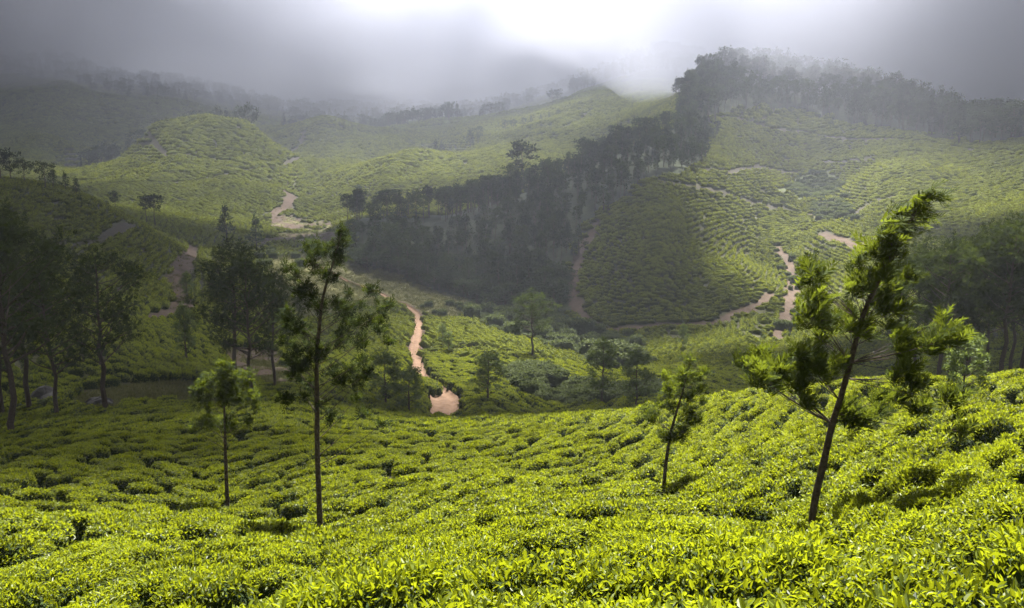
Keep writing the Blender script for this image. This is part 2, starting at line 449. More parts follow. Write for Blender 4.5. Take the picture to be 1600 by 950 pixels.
# ------------------------------------------------------------------ cloud layer
DECK = 300.0
BASE_OPEN = 0.008
def cloud_layer():
    lines = lambda lo, hi, c0, c1, st, far: np.concatenate([c0 - np.geomspace(1, c0 - lo + 1, far)[::-1][:-1] + 1 - st, np.arange(c0, c1, st), c1 + np.geomspace(1, hi - c1 + 1, far)[1:] - 1 + st])
    xs = lines(-7000, 7000, -900, 900, 10.0, 22)
    ys = lines(-2500, 12000, 150, 1500, 10.0, 24)
    Xc, Yc = np.meshgrid(xs, ys)
    hx, hy = SUN_DIR.x / SUN_DIR.z, SUN_DIR.y / SUN_DIR.z
    def share_open(Zc):
        # where the sun ray through each point of the layer meets the ground
        gz = np.full(Xc.shape, 40.0)
        for _ in range(5):
            gx_ = Xc - hx * (Zc - gz); gy_ = Yc - hy * (Zc - gz)
            h = height(np.clip(gx_, -3000, 3000), np.clip(gy_, 2, 3000), False)
            gz = gz * .4 + np.clip(h, -30, 220) * .6
        nz = fbm(gx_ / 240, gy_ / 240, 51, 4)
        nf = fbm(gx_ / 75, gy_ / 75, 57, 3)
        open_ = np.full(Xc.shape, BASE_OPEN) + 0.07 * np.clip(nz + .05, 0, 1)
        jx, jy = gx_ + 12 * nf * smooth(30, 90, gy_), gy_ + 12 * fbm(gx_ / 75, gy_ / 75, 63, 3) * smooth(30, 90, gy_)
        ns = fbm(gx_ / 42, gy_ / 200, 67, 3) * smooth(430, 560, gy_)   # ragged gaps that draw shafts in the mist
        for (cx, cy_, rx, ry, ang, val, soft) in LIGHT:
            ca, sa = math.cos(R(ang)), math.sin(R(ang))
            dx, dy = jx - cx, jy - cy_
            d = np.hypot((dx * ca + dy * sa) / rx, (-dx * sa + dy * ca) / ry)
            w = 1 - smooth(1 - soft, 1 + soft, d)
            open_ = open_ * (1 - w) + val * w
        return np.clip(open_ * (1 + (.35 + .9 * smooth(450, 800, gy_)) * nf + (.3 + .35 * smooth(20, 90, gx_) * (1 - smooth(640, 760, gy_))) * ns), 0.0, 1.0)
    bot = DECK + 14 + 18 * fbm(Xc / 160, Yc / 160, 71, 4)
    top = bot + 22 + 26 * vnoise(Xc / 90, Yc / 90, 73)
    al = 1 - np.sqrt(share_open(bot)).ravel()          # two surfaces, so each takes the root
    al2 = 1 - np.sqrt(share_open(top)).ravel()
    r, c = Xc.shape
    i = np.arange(r * c).reshape(r, c); j = i + r * c
    q = lambda k: np.stack([k[:-1, :-1], k[:-1, 1:], k[1:, 1:], k[1:, :-1]], -1).reshape(-1, 4)
    rim = np.concatenate([i[0, :], i[1:, -1], i[-1, -2::-1], i[-2:0:-1, 0]])
    rim2 = np.roll(rim, -1)
    Q = np.concatenate([q(i)[:, ::-1], q(j), np.stack([rim, rim2, rim2 + r * c, rim + r * c], 1)])
    Vc = np.concatenate([np.stack([Xc, Yc, bot], -1).reshape(-1, 3), np.stack([Xc, Yc, top], -1).reshape(-1, 3)])
    m, nt, out = new_mat('cloud')
    N = nt.nodes.new; Lk = nt.links.new
    a = N('ShaderNodeAttribute'); a.attribute_name = 'thick'
    d = N('ShaderNodeBsdfDiffuse'); d.inputs[0].default_value = (.36, .36, .38, 1)
    tl = N('ShaderNodeBsdfTranslucent'); tl.inputs[0].default_value = (.36, .36, .38, 1)
    dm = N('ShaderNodeMixShader'); dm.inputs[0].default_value = .35; Lk(d.outputs[0], dm.inputs[1]); Lk(tl.outputs[0], dm.inputs[2])
    tr = N('ShaderNodeBsdfTransparent')
    mx = N('ShaderNodeMixShader'); Lk(a.outputs['Fac'], mx.inputs[0]); Lk(tr.outputs[0], mx.inputs[1]); Lk(dm.outputs[0], mx.inputs[2])
    Lk(mx.outputs[0], out.inputs['Surface'])
    obj('clouds', mesh_np('clouds', Vc, Q, mats=[m], smooth_shade=True, attrs={'thick': ('FLOAT', np.concatenate([al, al2]))}), kind='stuff',
        label='broken low grey cloud with gaps laid out to light and shade the ground below')
def spot(u, v, rx, ry, ang, val, soft=.4, ymin=0):
    x, y = ground_at(u, v, ymin)
    return (x, y, rx, ry, ang, val, soft)
# gaps (high values) and thick parts (low values) placed to sun or shade chosen ground: ground centre, radii in metres, turn, share of sun let through
LIGHT = [
 (-60, 950, 210, 420, 0, .22, .7),                # bright opening over the head of the valley
 (-520, 1500, 150, 160, 0, .3, .6),
 spot(500, 260, 190, 130, 0, .75, .5, 400),       # domes at the head of the valley
 spot(640, 250, 75, 70, 10, 1.0, .5, 400),        # middle dome
 spot(320, 230, 80, 80, 0, .95, .5, 400),         # far-left dome
 spot(450, 340, 80, 70, 0, .85, .5, 300),         # valley floor
 spot(1170, 150, 80, 80, 0, .5, .7, 480),
 spot(900, 185, 90, 120, 0, .8, .5, 600),
 spot(1300, 300, 95, 110, 0, .65, .5, 250),       # right-hand slopes
 spot(1380, 290, 45, 55, 0, .95, .5, 250),
 spot(1560, 300, 30, 50, 0, .8, .5, 250),
 (84, 262, 30, 100, 0, 1.0, .2),      # right flank of the tea hill
 spot(1120, 530, 55, 24, 0, .95, .5, 120),
 spot(640, 440, 60, 45, 0, .55, .5, 180),
 spot(720, 540, 32, 50, 10, .80, .5, 90),         # tea around the track
 spot(850, 350, 50, 70, -25, .11, .45, 200),      # the wood lies in shade
 (24, 250, 31, 88, 0, .09, .16),
 spot(60, 380, 60, 70, 0, .03, .45, 100),         # left spur in shade
 spot(250, 480, 32, 45, 0, .12, .5, 100),
 (12, 20, 48, 34, 0, 1.0, .35),                   # sun on the near slope
 (-24, 35, 21, 13, 0, .06, .5),
 (-38, 62, 24, 22, 0, .06, .5),
 (33, 64, 13, 9, 0, .6, .5),
]
cloud_layer()

# ------------------------------------------------------------------ dirt track
def resample(P, step):
    seg = np.hypot(*np.diff(P, axis=0).T)
    s = np.concatenate([[0], np.cumsum(seg)])
    t = np.arange(0, s[-1], step)
    X = np.interp(t, s, P[:, 0]); Y = np.interp(t, s, P[:, 1])
    for _ in range(6):
        X[1:-1] = (X[:-2] + 2 * X[1:-1] + X[2:]) / 4; Y[1:-1] = (Y[:-2] + 2 * Y[1:-1] + Y[2:]) / 4
    return np.stack([X, Y], 1)
RP = resample(ROAD, 1.0)
rt = np.gradient(RP, axis=0); rt /= np.linalg.norm(rt, axis=1)[:, None]
rn = np.stack([-rt[:, 1], rt[:, 0]], 1)
offs = np.array([-1.75, -1.45, -1.05, -0.75, -0.4, 0, 0.4, 0.75, 1.05, 1.45, 1.75]) * .58
prof = np.array([0.30, 0.05, -0.06, -0.08, 0.02, 0.06, 0.02, -0.08, -0.06, 0.05, 0.30])
taper = np.interp(np.arange(len(RP)), [0, 16, 24, len(RP) * .45, len(RP) * .6, len(RP)], [1.55, 1.4, .95, 0.95, 0.75, 0.65])
XX = RP[:, 0:1] + rn[:, 0:1] * offs * taper[:, None]
YY = RP[:, 1:2] + rn[:, 1:2] * offs * taper[:, None]
zc = height(RP[:, 0], RP[:, 1])
for _ in range(4): zc[1:-1] = (zc[:-2] + 2 * zc[1:-1] + zc[2:]) / 4
ZZ = 0.5 * zc[:, None] + 0.5 * height(XX, YY) - 0.36 + prof + 0.05 * fbm(XX / 1.1, YY / 1.1, 77, 2)
n1, n2 = XX.shape
ri = np.arange(n1 * n2).reshape(n1, n2)
rq = np.stack([ri[:-1, :-1], ri[:-1, 1:], ri[1:, 1:], ri[1:, :-1]], -1).reshape(-1, 4)
obj('dirt_road', mesh_np('dirt_road', np.stack([XX, YY, ZZ], -1).reshape(-1, 3), rq, mats=[M_road], smooth_shade=True), kind='structure',
    label='rutted pale dirt track winding down into the valley')

# ------------------------------------------------------------------ leaf and branch builders
def unit(a):
    return a / (np.linalg.norm(a, axis=-1, keepdims=True) + 1e-9)
def leaf_faces(P, D, N, L, W, fold=0.25, parts=1):
    """leaves as two folded halves; parts=1 gives 2 triangles' worth of quad, parts=2 gives rounder halves"""
    D = unit(D); S = unit(np.cross(D, N)); N = unit(np.cross(S, D))
    L = np.asarray(L)[:, None]; W = np.asarray(W)[:, None]
    n = len(P)
    if parts == 1:
        V = np.stack([P, P + D * L * .45 + S * W * .5 + N * W * fold, P + D * L, P + D * L * .45 - S * W * .5 + N * W * fold], 1)
        T = np.array([[0, 1, 2], [0, 2, 3]])
        tris = (np.arange(n)[:, None, None] * 4 + T).reshape(-1, 3)
        return V.reshape(-1, 3), None, tris
    bend = -N * L * 0.12
    V = np.stack([P, P + D * L * .3 + S * W * .42 + N * W * fold, P + D * L * .68 + S * W * .40 + N * W * fold + bend * .4, P + D * L + bend,
                  P + D * L * .68 - S * W * .40 + N * W * fold + bend * .4, P + D * L * .3 - S * W * .42 + N * W * fold], 1)
    Q = np.array([[0, 1, 2, 3], [0, 3, 4, 5]])
    return V.reshape(-1, 3), (np.arange(n)[:, None, None] * 6 + Q).reshape(-1, 4), None
def rand_unit(n, g=rng):
    v = g.normal(size=(n, 3))
    return unit(v)
def dome_shell(a, b, h, nu, nv, seed, lump=0.05, flat=6.0):
    g = np.random.default_rng(seed)
    th = np.linspace(0, 2 * math.pi, nu, endpoint=False)
    r = np.linspace(0, 1, nv + 1)[1:] ** 0.75
    TH, RR = np.meshgrid(th, r)
    ph = g.uniform(0, 10, 4)
    edge = 1 + 0.16 * np.sin(2 * TH + ph[0]) + 0.10 * np.sin(3 * TH + ph[1])
    X = a * RR * np.cos(TH) * edge; Y = b * RR * np.sin(TH) * edge
    Z = h * np.clip(1 - RR ** flat, 0, 1) ** 0.5
    Z = Z + lump * np.sin(X * 5.3 / max(a, .3) + ph[2]) * np.cos(Y * 4.7 / max(b, .3) + ph[3]) * (1 - RR ** 3) + g.normal(0, lump * .35, X.shape) * (1 - RR ** 6)
    Z[-1] = -0.35 * h
    V = np.concatenate([[[0, 0, h + g.normal(0, lump * .4)]], np.stack([X, Y, Z], -1).reshape(-1, 3)])
    i = 1 + np.arange(nu * nv).reshape(nv, nu)
    j = np.roll(i, -1, axis=1)
    T = np.stack([np.zeros(nu, int), i[0], j[0]], 1)
    Q = np.stack([i[:-1], i[1:], j[1:], j[:-1]], -1).reshape(-1, 4)
    return V, Q, T, edge
def bush_mesh(name, seed, nleaf, llen, lwid, parts, a=0.80, b=0.50, h=0.72, nu=22, nv=7, shellmat=None, leafmat=None, ltint=None):
    g = np.random.default_rng(seed)
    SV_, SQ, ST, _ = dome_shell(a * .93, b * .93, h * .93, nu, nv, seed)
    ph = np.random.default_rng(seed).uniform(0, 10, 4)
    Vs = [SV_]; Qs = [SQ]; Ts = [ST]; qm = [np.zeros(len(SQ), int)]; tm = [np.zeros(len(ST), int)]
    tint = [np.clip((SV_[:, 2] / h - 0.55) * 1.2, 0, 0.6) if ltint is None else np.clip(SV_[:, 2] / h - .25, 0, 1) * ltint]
    if nleaf:
        th = g.uniform(0, 2 * math.pi, nleaf)
        r = np.sqrt(g.uniform(0, 1, nleaf)) ** 0.85
        edge = 1 + 0.16 * np.sin(2 * th + ph[0]) + 0.10 * np.sin(3 * th + ph[1])
        X = a * r * np.cos(th) * edge; Y = b * r * np.sin(th) * edge
        ztop = h * np.clip(1 - r ** 6, 0, 1) ** 0.5
        side = r > 0.86
        ztop = np.where(side, ztop * g.uniform(0.1, 1, nleaf), ztop)
        ztop = ztop + 0.05 * np.sin(X * 5.3 / a + ph[2]) * np.cos(Y * 4.7 / b + ph[3]) * (1 - r ** 3)
        tip = g.uniform(0, 1, nleaf)                      # young shoots stand above the plucking table
        P = np.stack([X, Y, ztop + np.where(tip > .68, g.uniform(-.02, .045, nleaf), g.uniform(-.09, .0, nleaf))], 1)
        out = np.stack([np.cos(th) * r ** 2, np.sin(th) * r ** 2, 0.55 + 0 * th], 1)
        D = unit(rand_unit(nleaf, g) * np.where(tip > .68, .75, 1.0)[:, None] + out * np.where(tip > .68, .75, .35)[:, None])
        N = unit(rand_unit(nleaf, g) * .6 + np.array([0, 0, 1.0]))
        s = g.uniform(.7, 1.25, nleaf)
        LV, LQ, LT = leaf_faces(P, D, N, llen * s, lwid * s * g.uniform(.8, 1.2, nleaf), .22, parts)
        k = 6 if parts == 2 else 4
        off = sum(len(v) for v in Vs)
        Vs.append(LV)
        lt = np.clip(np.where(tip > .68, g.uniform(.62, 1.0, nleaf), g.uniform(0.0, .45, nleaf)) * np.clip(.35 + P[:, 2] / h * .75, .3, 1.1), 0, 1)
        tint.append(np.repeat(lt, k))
        if LQ is not None: Qs.append(LQ + off); qm.append(np.ones(len(LQ), int))
        if LT is not None: Ts.append(LT + off); tm.append(np.ones(len(LT), int))
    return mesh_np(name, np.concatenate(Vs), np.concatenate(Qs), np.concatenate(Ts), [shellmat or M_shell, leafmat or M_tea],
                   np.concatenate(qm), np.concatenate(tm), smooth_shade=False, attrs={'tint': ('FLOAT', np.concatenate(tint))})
def tube(P, Rd, ns=6):
    P = np.asarray(P, float); n = len(P)
    t = np.gradient(P, axis=0); t = unit(t)
    ref = np.where(np.abs(t[:, 2:3]) > .9, np.array([[1.0, 0, 0]]), np.array([[0, 0, 1.0]]))
    s = unit(np.cross(t, ref)); q = np.cross(s, t)
    an = np.linspace(0, 2 * math.pi, ns, endpoint=False)
    V = P[:, None, :] + np.asarray(Rd)[:, None, None] * (np.cos(an)[None, :, None] * s[:, None, :] + np.sin(an)[None, :, None] * q[:, None, :])
    i = np.arange(n * ns).reshape(n, ns); j = np.roll(i, -1, axis=1)
    return V.reshape(-1, 3), np.stack([i[:-1], j[:-1], j[1:], i[1:]], -1).reshape(-1, 4)
class Bag:
    def __init__(s): s.V = []; s.Q = []; s.T = []; s.t = []; s.n = 0
    def add(s, V, Q=None, T=None, tint=None):
        if Q is not None and len(Q): s.Q.append(np.asarray(Q) + s.n)
        if T is not None and len(T): s.T.append(np.asarray(T) + s.n)
        s.V.append(V); s.n += len(V)
        s.t.append(np.zeros(len(V)) if tint is None else tint)
    def mesh(s, name, mat, smooth_shade=False):
        return mesh_np(name, np.concatenate(s.V), np.concatenate(s.Q) if s.Q else None, np.concatenate(s.T) if s.T else None, [mat],
                       smooth_shade=smooth_shade, attrs={'tint': ('FLOAT', np.concatenate(s.t))})
def add_fronds(bag, P, D, L, W, nl=7, tint=None, droop=0.25, g=rng, lw=.32):
    """fern-like leaves: narrow leaflets in pairs along a rib"""
    n = len(P)
    D = unit(D)
    N = unit(rand_unit(n, g) * .7 + np.array([0, 0, 1.0]))
    S = unit(np.cross(D, N))
    N = unit(np.cross(S, D))
    f = (np.arange(nl) + 0.6) / nl
    for sgn in (-1, 1):
        base = P[:, None, :] + D[:, None, :] * (L[:, None] * f)[..., None] - np.array([0, 0, 1.0]) * (L[:, None] * f ** 2 * droop)[..., None]
        dr = unit(D[:, None, :] * 0.8 + sgn * S[:, None, :] * (0.75 - .3 * f)[None, :, None] + g.normal(0, .16, (n, nl, 3)))
        ll = L[:, None] * W * (1.0 - 0.55 * f)[None, :] * g.uniform(.8, 1.2, (n, nl))
        NN = np.repeat(N[:, None, :], nl, 1)
        LV, _, LT = leaf_faces(base.reshape(-1, 3), dr.reshape(-1, 3), NN.reshape(-1, 3), ll.ravel(), ll.ravel() * lw, .1, 1)
        tt = None if tint is None else np.repeat(np.repeat(tint, nl), 4)
        bag.add(LV, None, LT, tt)

# ------------------------------------------------------------------ tea
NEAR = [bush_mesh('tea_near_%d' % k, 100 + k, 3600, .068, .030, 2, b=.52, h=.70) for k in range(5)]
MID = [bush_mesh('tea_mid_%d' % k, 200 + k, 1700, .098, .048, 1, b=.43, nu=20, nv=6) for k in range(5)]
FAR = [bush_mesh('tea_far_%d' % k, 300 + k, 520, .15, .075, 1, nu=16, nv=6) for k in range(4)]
DIST = [bush_mesh('tea_distant_%d' % k, 400 + k, 40, .26, .16, 1, a=.98, b=.38, nu=14, nv=5, shellmat=M_teafar, leafmat=M_teafar, ltint=1.0) for k in range(4)]  # ltint darkens the shell downward: old leaves plus painted row shade
def branches_mesh(name, seed):
    g = np.random.default_rng(seed); b = Bag()
    for k in range(7):
        an = g.uniform(0, 6.28); r = g.uniform(.2, .5)
        p1 = np.array([math.cos(an) * r, math.sin(an) * r * .8, .52])
        P = np.array([[0.03 * math.cos(an), .03 * math.sin(an), -.12], p1 * [.35, .35, .4], p1])
        b.add(*tube(P, [.03, .022, .008], 5))
    return b.mesh(name, M_stem)
STEMS = [branches_mesh('tea_branches_%d' % k, 40 + k) for k in range(3)]

def contour_rows(x0f, y0, y1, lat, row, length, lim=0.66, seed=1, gap=0.07):
    """bush centres strung along contour rows between y0 and y1"""
    g = np.random.default_rng(seed)
    xm = lim * y1 + 4
    xs = np.arange(-xm, xm, lat); ys = np.arange(y0, y1, lat)
    X, Y = np.meshgrid(xs, ys)
    keep = np.abs(X) < lim * Y + 3.0
    Z = np.zeros(X.shape); Z[keep] = height(X[keep], Y[keep])
    Z[~keep] = np.nan
    Zs = Z
    gy, gx = np.gradient(Zs, lat)
    sl = np.hypot(gx, gy)
    k = np.round(np.log2(np.clip(sl, .10, 1.5) * row / 0.25))
    dz = 0.25 * 2.0 ** k
    pts = []
    for ax in (0, 1):
        if ax == 0:
            A, B = Zs[:-1], Zs[1:]; d = dz[:-1]; xa, ya = X[:-1], Y[:-1]; ox, oy = 0, lat
            GXa, GYa = gx[:-1], gy[:-1]
        else:
            A, B = Zs[:, :-1], Zs[:, 1:]; d = dz[:, :-1]; xa, ya = X[:, :-1], Y[:, :-1]; ox, oy = lat, 0
            GXa, GYa = gx[:, :-1], gy[:, :-1]
        la = np.floor(A / d); lb = np.floor(B / d)
        m = np.isfinite(A) & np.isfinite(B) & (la != lb) & np.isfinite(GXa) & np.isfinite(GYa)
        lev = np.maximum(la, lb)[m]
        t = (lev * d[m] - A[m]) / (B[m] - A[m])
        pts.append(np.stack([xa[m] + t * ox, ya[m] + t * oy, lev, d[m], GXa[m], GYa[m]], 1))
    P = np.concatenate(pts)
    g.shuffle(P)
    for off in (0.0, 0.5):
        kx = np.floor(P[:, 0] / length + off); ky = np.floor(P[:, 1] / length + off)
        key = np.stack([kx, ky, P[:, 2], P[:, 3]], 1)
        _, ui = np.unique(key, axis=0, return_index=True)
        P = P[np.sort(ui)]
    P = P[g.uniform(size=len(P)) > gap]
    x, y = P[:, 0] + g.normal(0, row * .07, len(P)), P[:, 1] + g.normal(0, row * .07, len(P))
    z = height(x, y)
    c = classify(x, y, z)
    rd = np.full(len(x), 99.0)
    m = (y > 55) & (y < 330)
    rd[m] = line_dist(x[m], y[m], ROAD)
    ok = ((c == 4) | ((c == 6) & (x < 60))) & (rd > np.where(y < 92, 1.7, 1.0) + length * .3)
    x, y, z, gxx, gyy = x[ok], y[ok], z[ok], P[ok, 4], P[ok, 5]
    return x, y, z, gxx, gyy
def euler_frames(gx, gy, tilt=0.75, jit=0.25, g=rng):
    n = len(gx)
    tx, ty = -gy, gx
    l = np.hypot(tx, ty) + 1e-9; tx /= l; ty /= l
    a = g.normal(0, jit, n)
    tx, ty = tx * np.cos(a) - ty * np.sin(a), tx * np.sin(a) + ty * np.cos(a)
    nz = unit(np.stack([-gx * tilt, -gy * tilt, np.ones(n)], 1))
    t = np.stack([tx, ty, np.zeros(n)], 1)
    t = unit(t - nz * (t * nz).sum(1, keepdims=True))
    b = np.cross(nz, t)
    return np.stack([np.arctan2(b[:, 2], nz[:, 2]), -np.arcsin(np.clip(t[:, 2], -1, 1)), np.arctan2(t[:, 1], t[:, 0])], 1)

def instancer(name, pts, rot, scl, idx, meshes, label, mats=None):
    """one object whose points carry copies of the given meshes"""
    coll = bpy.data.collections.new(name + '_kinds')
    for k, me in enumerate(meshes):
        o = bpy.data.objects.new('%s_kind_%02d' % (name, k), me)
        coll.objects.link(o)
    me = mesh_np(name, pts, attrs={'rot': ('FLOAT_VECTOR', rot), 'scl': ('FLOAT_VECTOR', scl), 'pick': ('INT', idx)})
    o = obj(name, me, kind='stuff', label=label)
    ng = bpy.data.node_groups.new(name + '_scatter', 'GeometryNodeTree')
    ng.interface.new_socket('Geometry', in_out='INPUT', socket_type='NodeSocketGeometry')
    ng.interface.new_socket('Geometry', in_out='OUTPUT', socket_type='NodeSocketGeometry')
    N = ng.nodes.new; Lk = ng.links.new
    gi = N('NodeGroupInput'); go = N('NodeGroupOutput')
    ip = N('GeometryNodeInstanceOnPoints'); ip.inputs['Pick Instance'].default_value = True
    ci = N('GeometryNodeCollectionInfo'); ci.inputs['Collection'].default_value = coll
    ci.inputs['Separate Children'].default_value = True; ci.inputs['Reset Children'].default_value = True
    def named(nm, ty):
        a = N('GeometryNodeInputNamedAttribute'); a.data_type = ty; a.inputs['Name'].default_value = nm
        return a.outputs['Attribute']
    Lk(gi.outputs[0], ip.inputs['Points']); Lk(ci.outputs[0], ip.inputs['Instance'])
    er = N('FunctionNodeEulerToRotation'); Lk(named('rot', 'FLOAT_VECTOR'), er.inputs[0])
    Lk(er.outputs[0], ip.inputs['Rotation'])
    Lk(named('scl', 'FLOAT_VECTOR'), ip.inputs['Scale'])
    Lk(named('pick', 'INT'), ip.inputs['Instance Index'])
    Lk(ip.outputs[0], go.inputs[0])
    md = o.modifiers.new('scatter', 'NODES'); md.node_group = ng
    return o

bands = [(2.6, 12, .3, .82, .98, .75), (12, 60, .33, .78, .95, .66), (60, 130, .45, .98, 1.2, .64), (130, 260, .6, 1.35, 1.6, .62), (260, 500, .85, 1.85, 2.2, .62), (500, 985, 1.4, 2.9, 3.4, .62), (985, 1350, 2.3, 4.8, 5.4, .62)]
TB = []
for bi_, (y0, y1, lat, row, ln, lim) in enumerate(bands):
    x, y, z, gx_, gy_ = contour_rows(0, y0, y1, lat, row, ln, lim, 60 + bi_, .09 if bi_ < 3 else .04)
    rot = euler_frames(gx_, gy_, .85 if bi_ < 3 else .9, .15 if bi_ else .5)
    n = len(x)
    s = (max(row, .78) / 1.04) * rng.uniform(.86, 1.14, (n, 3)) * np.array([1.0, 1.0, 1.12 if bi_ < 3 else .85])
    s[:, 2] *= rng.uniform(.85, 1.15, n)
    TB.append((x, y, z, rot, s))
X = np.concatenate([t[0] for t in TB]); Y = np.concatenate([t[1] for t in TB]); Z = np.concatenate([t[2] for t in TB])
ROT = np.concatenate([t[3] for t in TB]); SCL = np.concatenate([t[4] for t in TB])
# a tea bank hides the bend of the track
bk = np.array([ground_at(u, v, 70) for u, v in [(650,594),(655,596),(660,597),(665,599),(670,601),(675,603),(680,606),(652,599),(658,601),(664,604),(670,606),(676,609)]])
X = np.concatenate([X, bk[:, 0]]); Y = np.concatenate([Y, bk[:, 1]]); Z = np.concatenate([Z, height(bk[:, 0], bk[:, 1])])
ROT = np.concatenate([ROT, np.stack([np.zeros(len(bk)), np.zeros(len(bk)), rng.normal(0, .3, len(bk))], 1)])
SCL = np.concatenate([SCL, rng.uniform(1.0, 1.35, (len(bk), 3))])
kind = np.where(Y < 13, 0, np.where(Y < 42, 1, np.where(Y < 130, 2, 3)))
PU, PV_ = project(X, Y, Z + .5)
in_view = (PU > -30) & (PU < 1630) & (PV_ < 985)
order = np.argsort(np.where(in_view, np.hypot(X, Y), 1e6))
single = order[:300]
FEET = [(at(1263, 815, 11.5), 'the leaning windswept tree'), (at(500, 829, 17.5), 'the tall open-crowned tree'), (at(1035, 764, 19.5), 'the small bushy sapling'), (at(355, 790, 23), 'the slim feathery tree')]
def bush_label(k):
    for f, nm in FEET:
        if math.hypot(X[k] - f[0], Y[k] - f[1]) < 1.35: return 'clipped tea bush at the foot of ' + nm
    side = ('left third' if PU[k] < 533 else 'middle third' if PU[k] < 1067 else 'right third')
    if PV_[k] > 905: return 'large-leaved tea bush along the bottom edge, in the ' + side
    if PV_[k] > 850: return 'sunlit tea bush just above the bottom row, in the ' + side
    if PV_[k] > 800: return 'tea bush on the near slope level with the tall tree foot, ' + side
    return 'smaller-looking tea bush farther down the near slope, in the ' + side
for rank, k in enumerate(single):
    lb = bush_label(k)
    e = obj('tea_bush', None, loc=(X[k], Y[k], Z[k]), label=lb, cat='tea bush', group=lb.replace('tea bush', 'tea bushes'))
    e.rotation_euler = ROT[k]; e.scale = SCL[k]
    obj('foliage', (NEAR if Y[k] < 13 else MID)[rank % 5], e)
    obj('branches', STEMS[rank % 3], e)
rest = np.setdiff1d(np.arange(len(X)), single)
for kd, (nm, ms, lb) in enumerate([('tea_bushes', NEAR, 'close tea bushes at the edges of the near slope'),
                                   ('tea_bushes', MID, 'rows of clipped tea bushes along the near slope'),
                                   ('tea_bushes', FAR, 'rows of clipped tea bushes over the crest and around the track'),
                                   ('tea_bushes', DIST, 'contour rows of tea covering the hills across the valley')]):
    r_ = rest[kind[rest] == kd]
    if len(r_):
        instancer(nm, np.stack([X[r_], Y[r_], Z[r_]], 1), ROT[r_], SCL[r_], rng.integers(0, len(ms), len(r_)), ms, lb)
print('TEA', [(kind == k).sum() for k in range(4)], 'singles reach', Y[single].max())

# ------------------------------------------------------------------ trees
def generic_tree(seed, style, nleaf, llen, lw, mat, frond=False):
    """a unit-height tree: tapered trunk with limbs, and a crown of separate leaves in clumps"""
    g = np.random.default_rng(seed)
    tb, cb = Bag(), Bag()
    lean = g.normal(0, .03, 2)
    zs = np.linspace(-.03, .93, 10)
    wob = g.normal(0, .008, (10, 2)); wob[0] = 0
    T = np.stack([lean[0] * zs ** 1.5 * (zs > 0) + wob[:, 0], lean[1] * np.abs(zs) ** 1.5 + wob[:, 1], zs], 1) if False else \
        np.stack([lean[0] * np.abs(zs) ** 1.5 + wob[:, 0], lean[1] * np.abs(zs) ** 1.5 + wob[:, 1], zs], 1)
    r0 = {'feather': .014, 'tall': .011, 'grove': .012, 'round': .017, 'sapling': .014, 'cone': .014}[style]
    tb.add(*tube(T, r0 * (1.08 - zs) + .0016, 7))
    c0, nb, rad, up = {'feather': (.30, 34, .26, .55), 'tall': (.52, 15, .15, .75), 'grove': (.44, 28, .19, .6), 'round': (.30, 22, .27, .7),
                       'sapling': (.22, 28, .17, .8), 'cone': (.22, 24, .2, .35)}[style]
    clumps = []
    for k in range(nb):
        f = (k + g.uniform(0, .9)) / nb
        zb = c0 + (0.95 - c0) * f * .92
        if style == 'cone': prof = (1 - f) * .95 + .12
        elif style == 'tall': prof = .55 + .5 * math.sin(math.pi * min(1, f * 1.05))
        elif style == 'sapling': prof = .4 + .7 * math.sin(math.pi * (0.25 + .72 * f))
        else: prof = .35 + .75 * math.sin(math.pi * (0.18 + .80 * f))
        ln = rad * prof * g.uniform(.65, 1.2)
        an = k * 2.4 + g.normal(0, .35)
        p0 = np.array([np.interp(zb, zs, T[:, 0]), np.interp(zb, zs, T[:, 1]), zb])
        d = np.array([math.cos(an), math.sin(an), up * g.uniform(.6, 1.4)])
        p2 = p0 + d * ln; p2[2] = min(p2[2], 1.0)
        p1 = (p0 + p2) / 2 + np.array([0, 0, -.012 * g.uniform(0, 1.5)])
        rb = r0 * (1.05 - zb) * .42 + .0012
        tb.add(*tube(np.array([p0, p1, p2]), [rb, rb * .7, rb * .25], 4))
        cs = rad * (.36 if style == 'tall' else .24 if style in ('feather', 'grove') else .30) * g.uniform(.75, 1.2)
        clumps.append((p2, cs)); clumps.append((p1 * .45 + p2 * .55 + g.normal(0, .012, 3), cs * .85))
        if ln > rad * .7: clumps.append((p2 + g.normal(0, .03, 3), cs * .7))
    for k in range(4): clumps.append((np.array([T[-1, 0], T[-1, 1], .90 + .035 * k]) + g.normal(0, .01, 3), rad * .2))
    C = np.array([c[0] for c in clumps]); S = np.array([c[1] for c in clumps])
    w = S ** 2 / (S ** 2).sum()
    pick = g.choice(len(C), nleaf, p=w)
    o = rand_unit(nleaf, g) * (g.uniform(0, 1, nleaf) ** .45)[:, None] * np.array([1, 1, .72])
    P = C[pick] + o * S[pick][:, None]
    D = unit(o * .9 + rand_unit(nleaf, g) * .7 + np.array([0, 0, .25]))
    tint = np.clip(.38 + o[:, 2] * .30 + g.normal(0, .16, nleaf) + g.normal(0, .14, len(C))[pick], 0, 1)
    L_ = llen * g.uniform(.7, 1.3, nleaf)
    if frond:
        add_fronds(cb, P, D, L_, lw, 5, tint, .2, g)
    else:
        N_ = unit(rand_unit(nleaf, g) + np.array([0, 0, .5]))
        LV, _, LT = leaf_faces(P, D, N_, L_, L_ * lw, .12, 1)
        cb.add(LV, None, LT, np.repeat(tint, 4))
    return tb.mesh('trunk', M_bark, True), cb.mesh('crown', mat)
FEATHER = [generic_tree(500 + k, 'feather', 2700, .036, .46, M_oak, True) for k in range(4)]
GROVE = [generic_tree(510 + k, 'grove', 2600, .034, .48, M_oak, True) for k in range(4)]
PALE = [generic_tree(520 + k, 'sapling', 2600, .042, .34, M_oakpale) for k in range(4)]
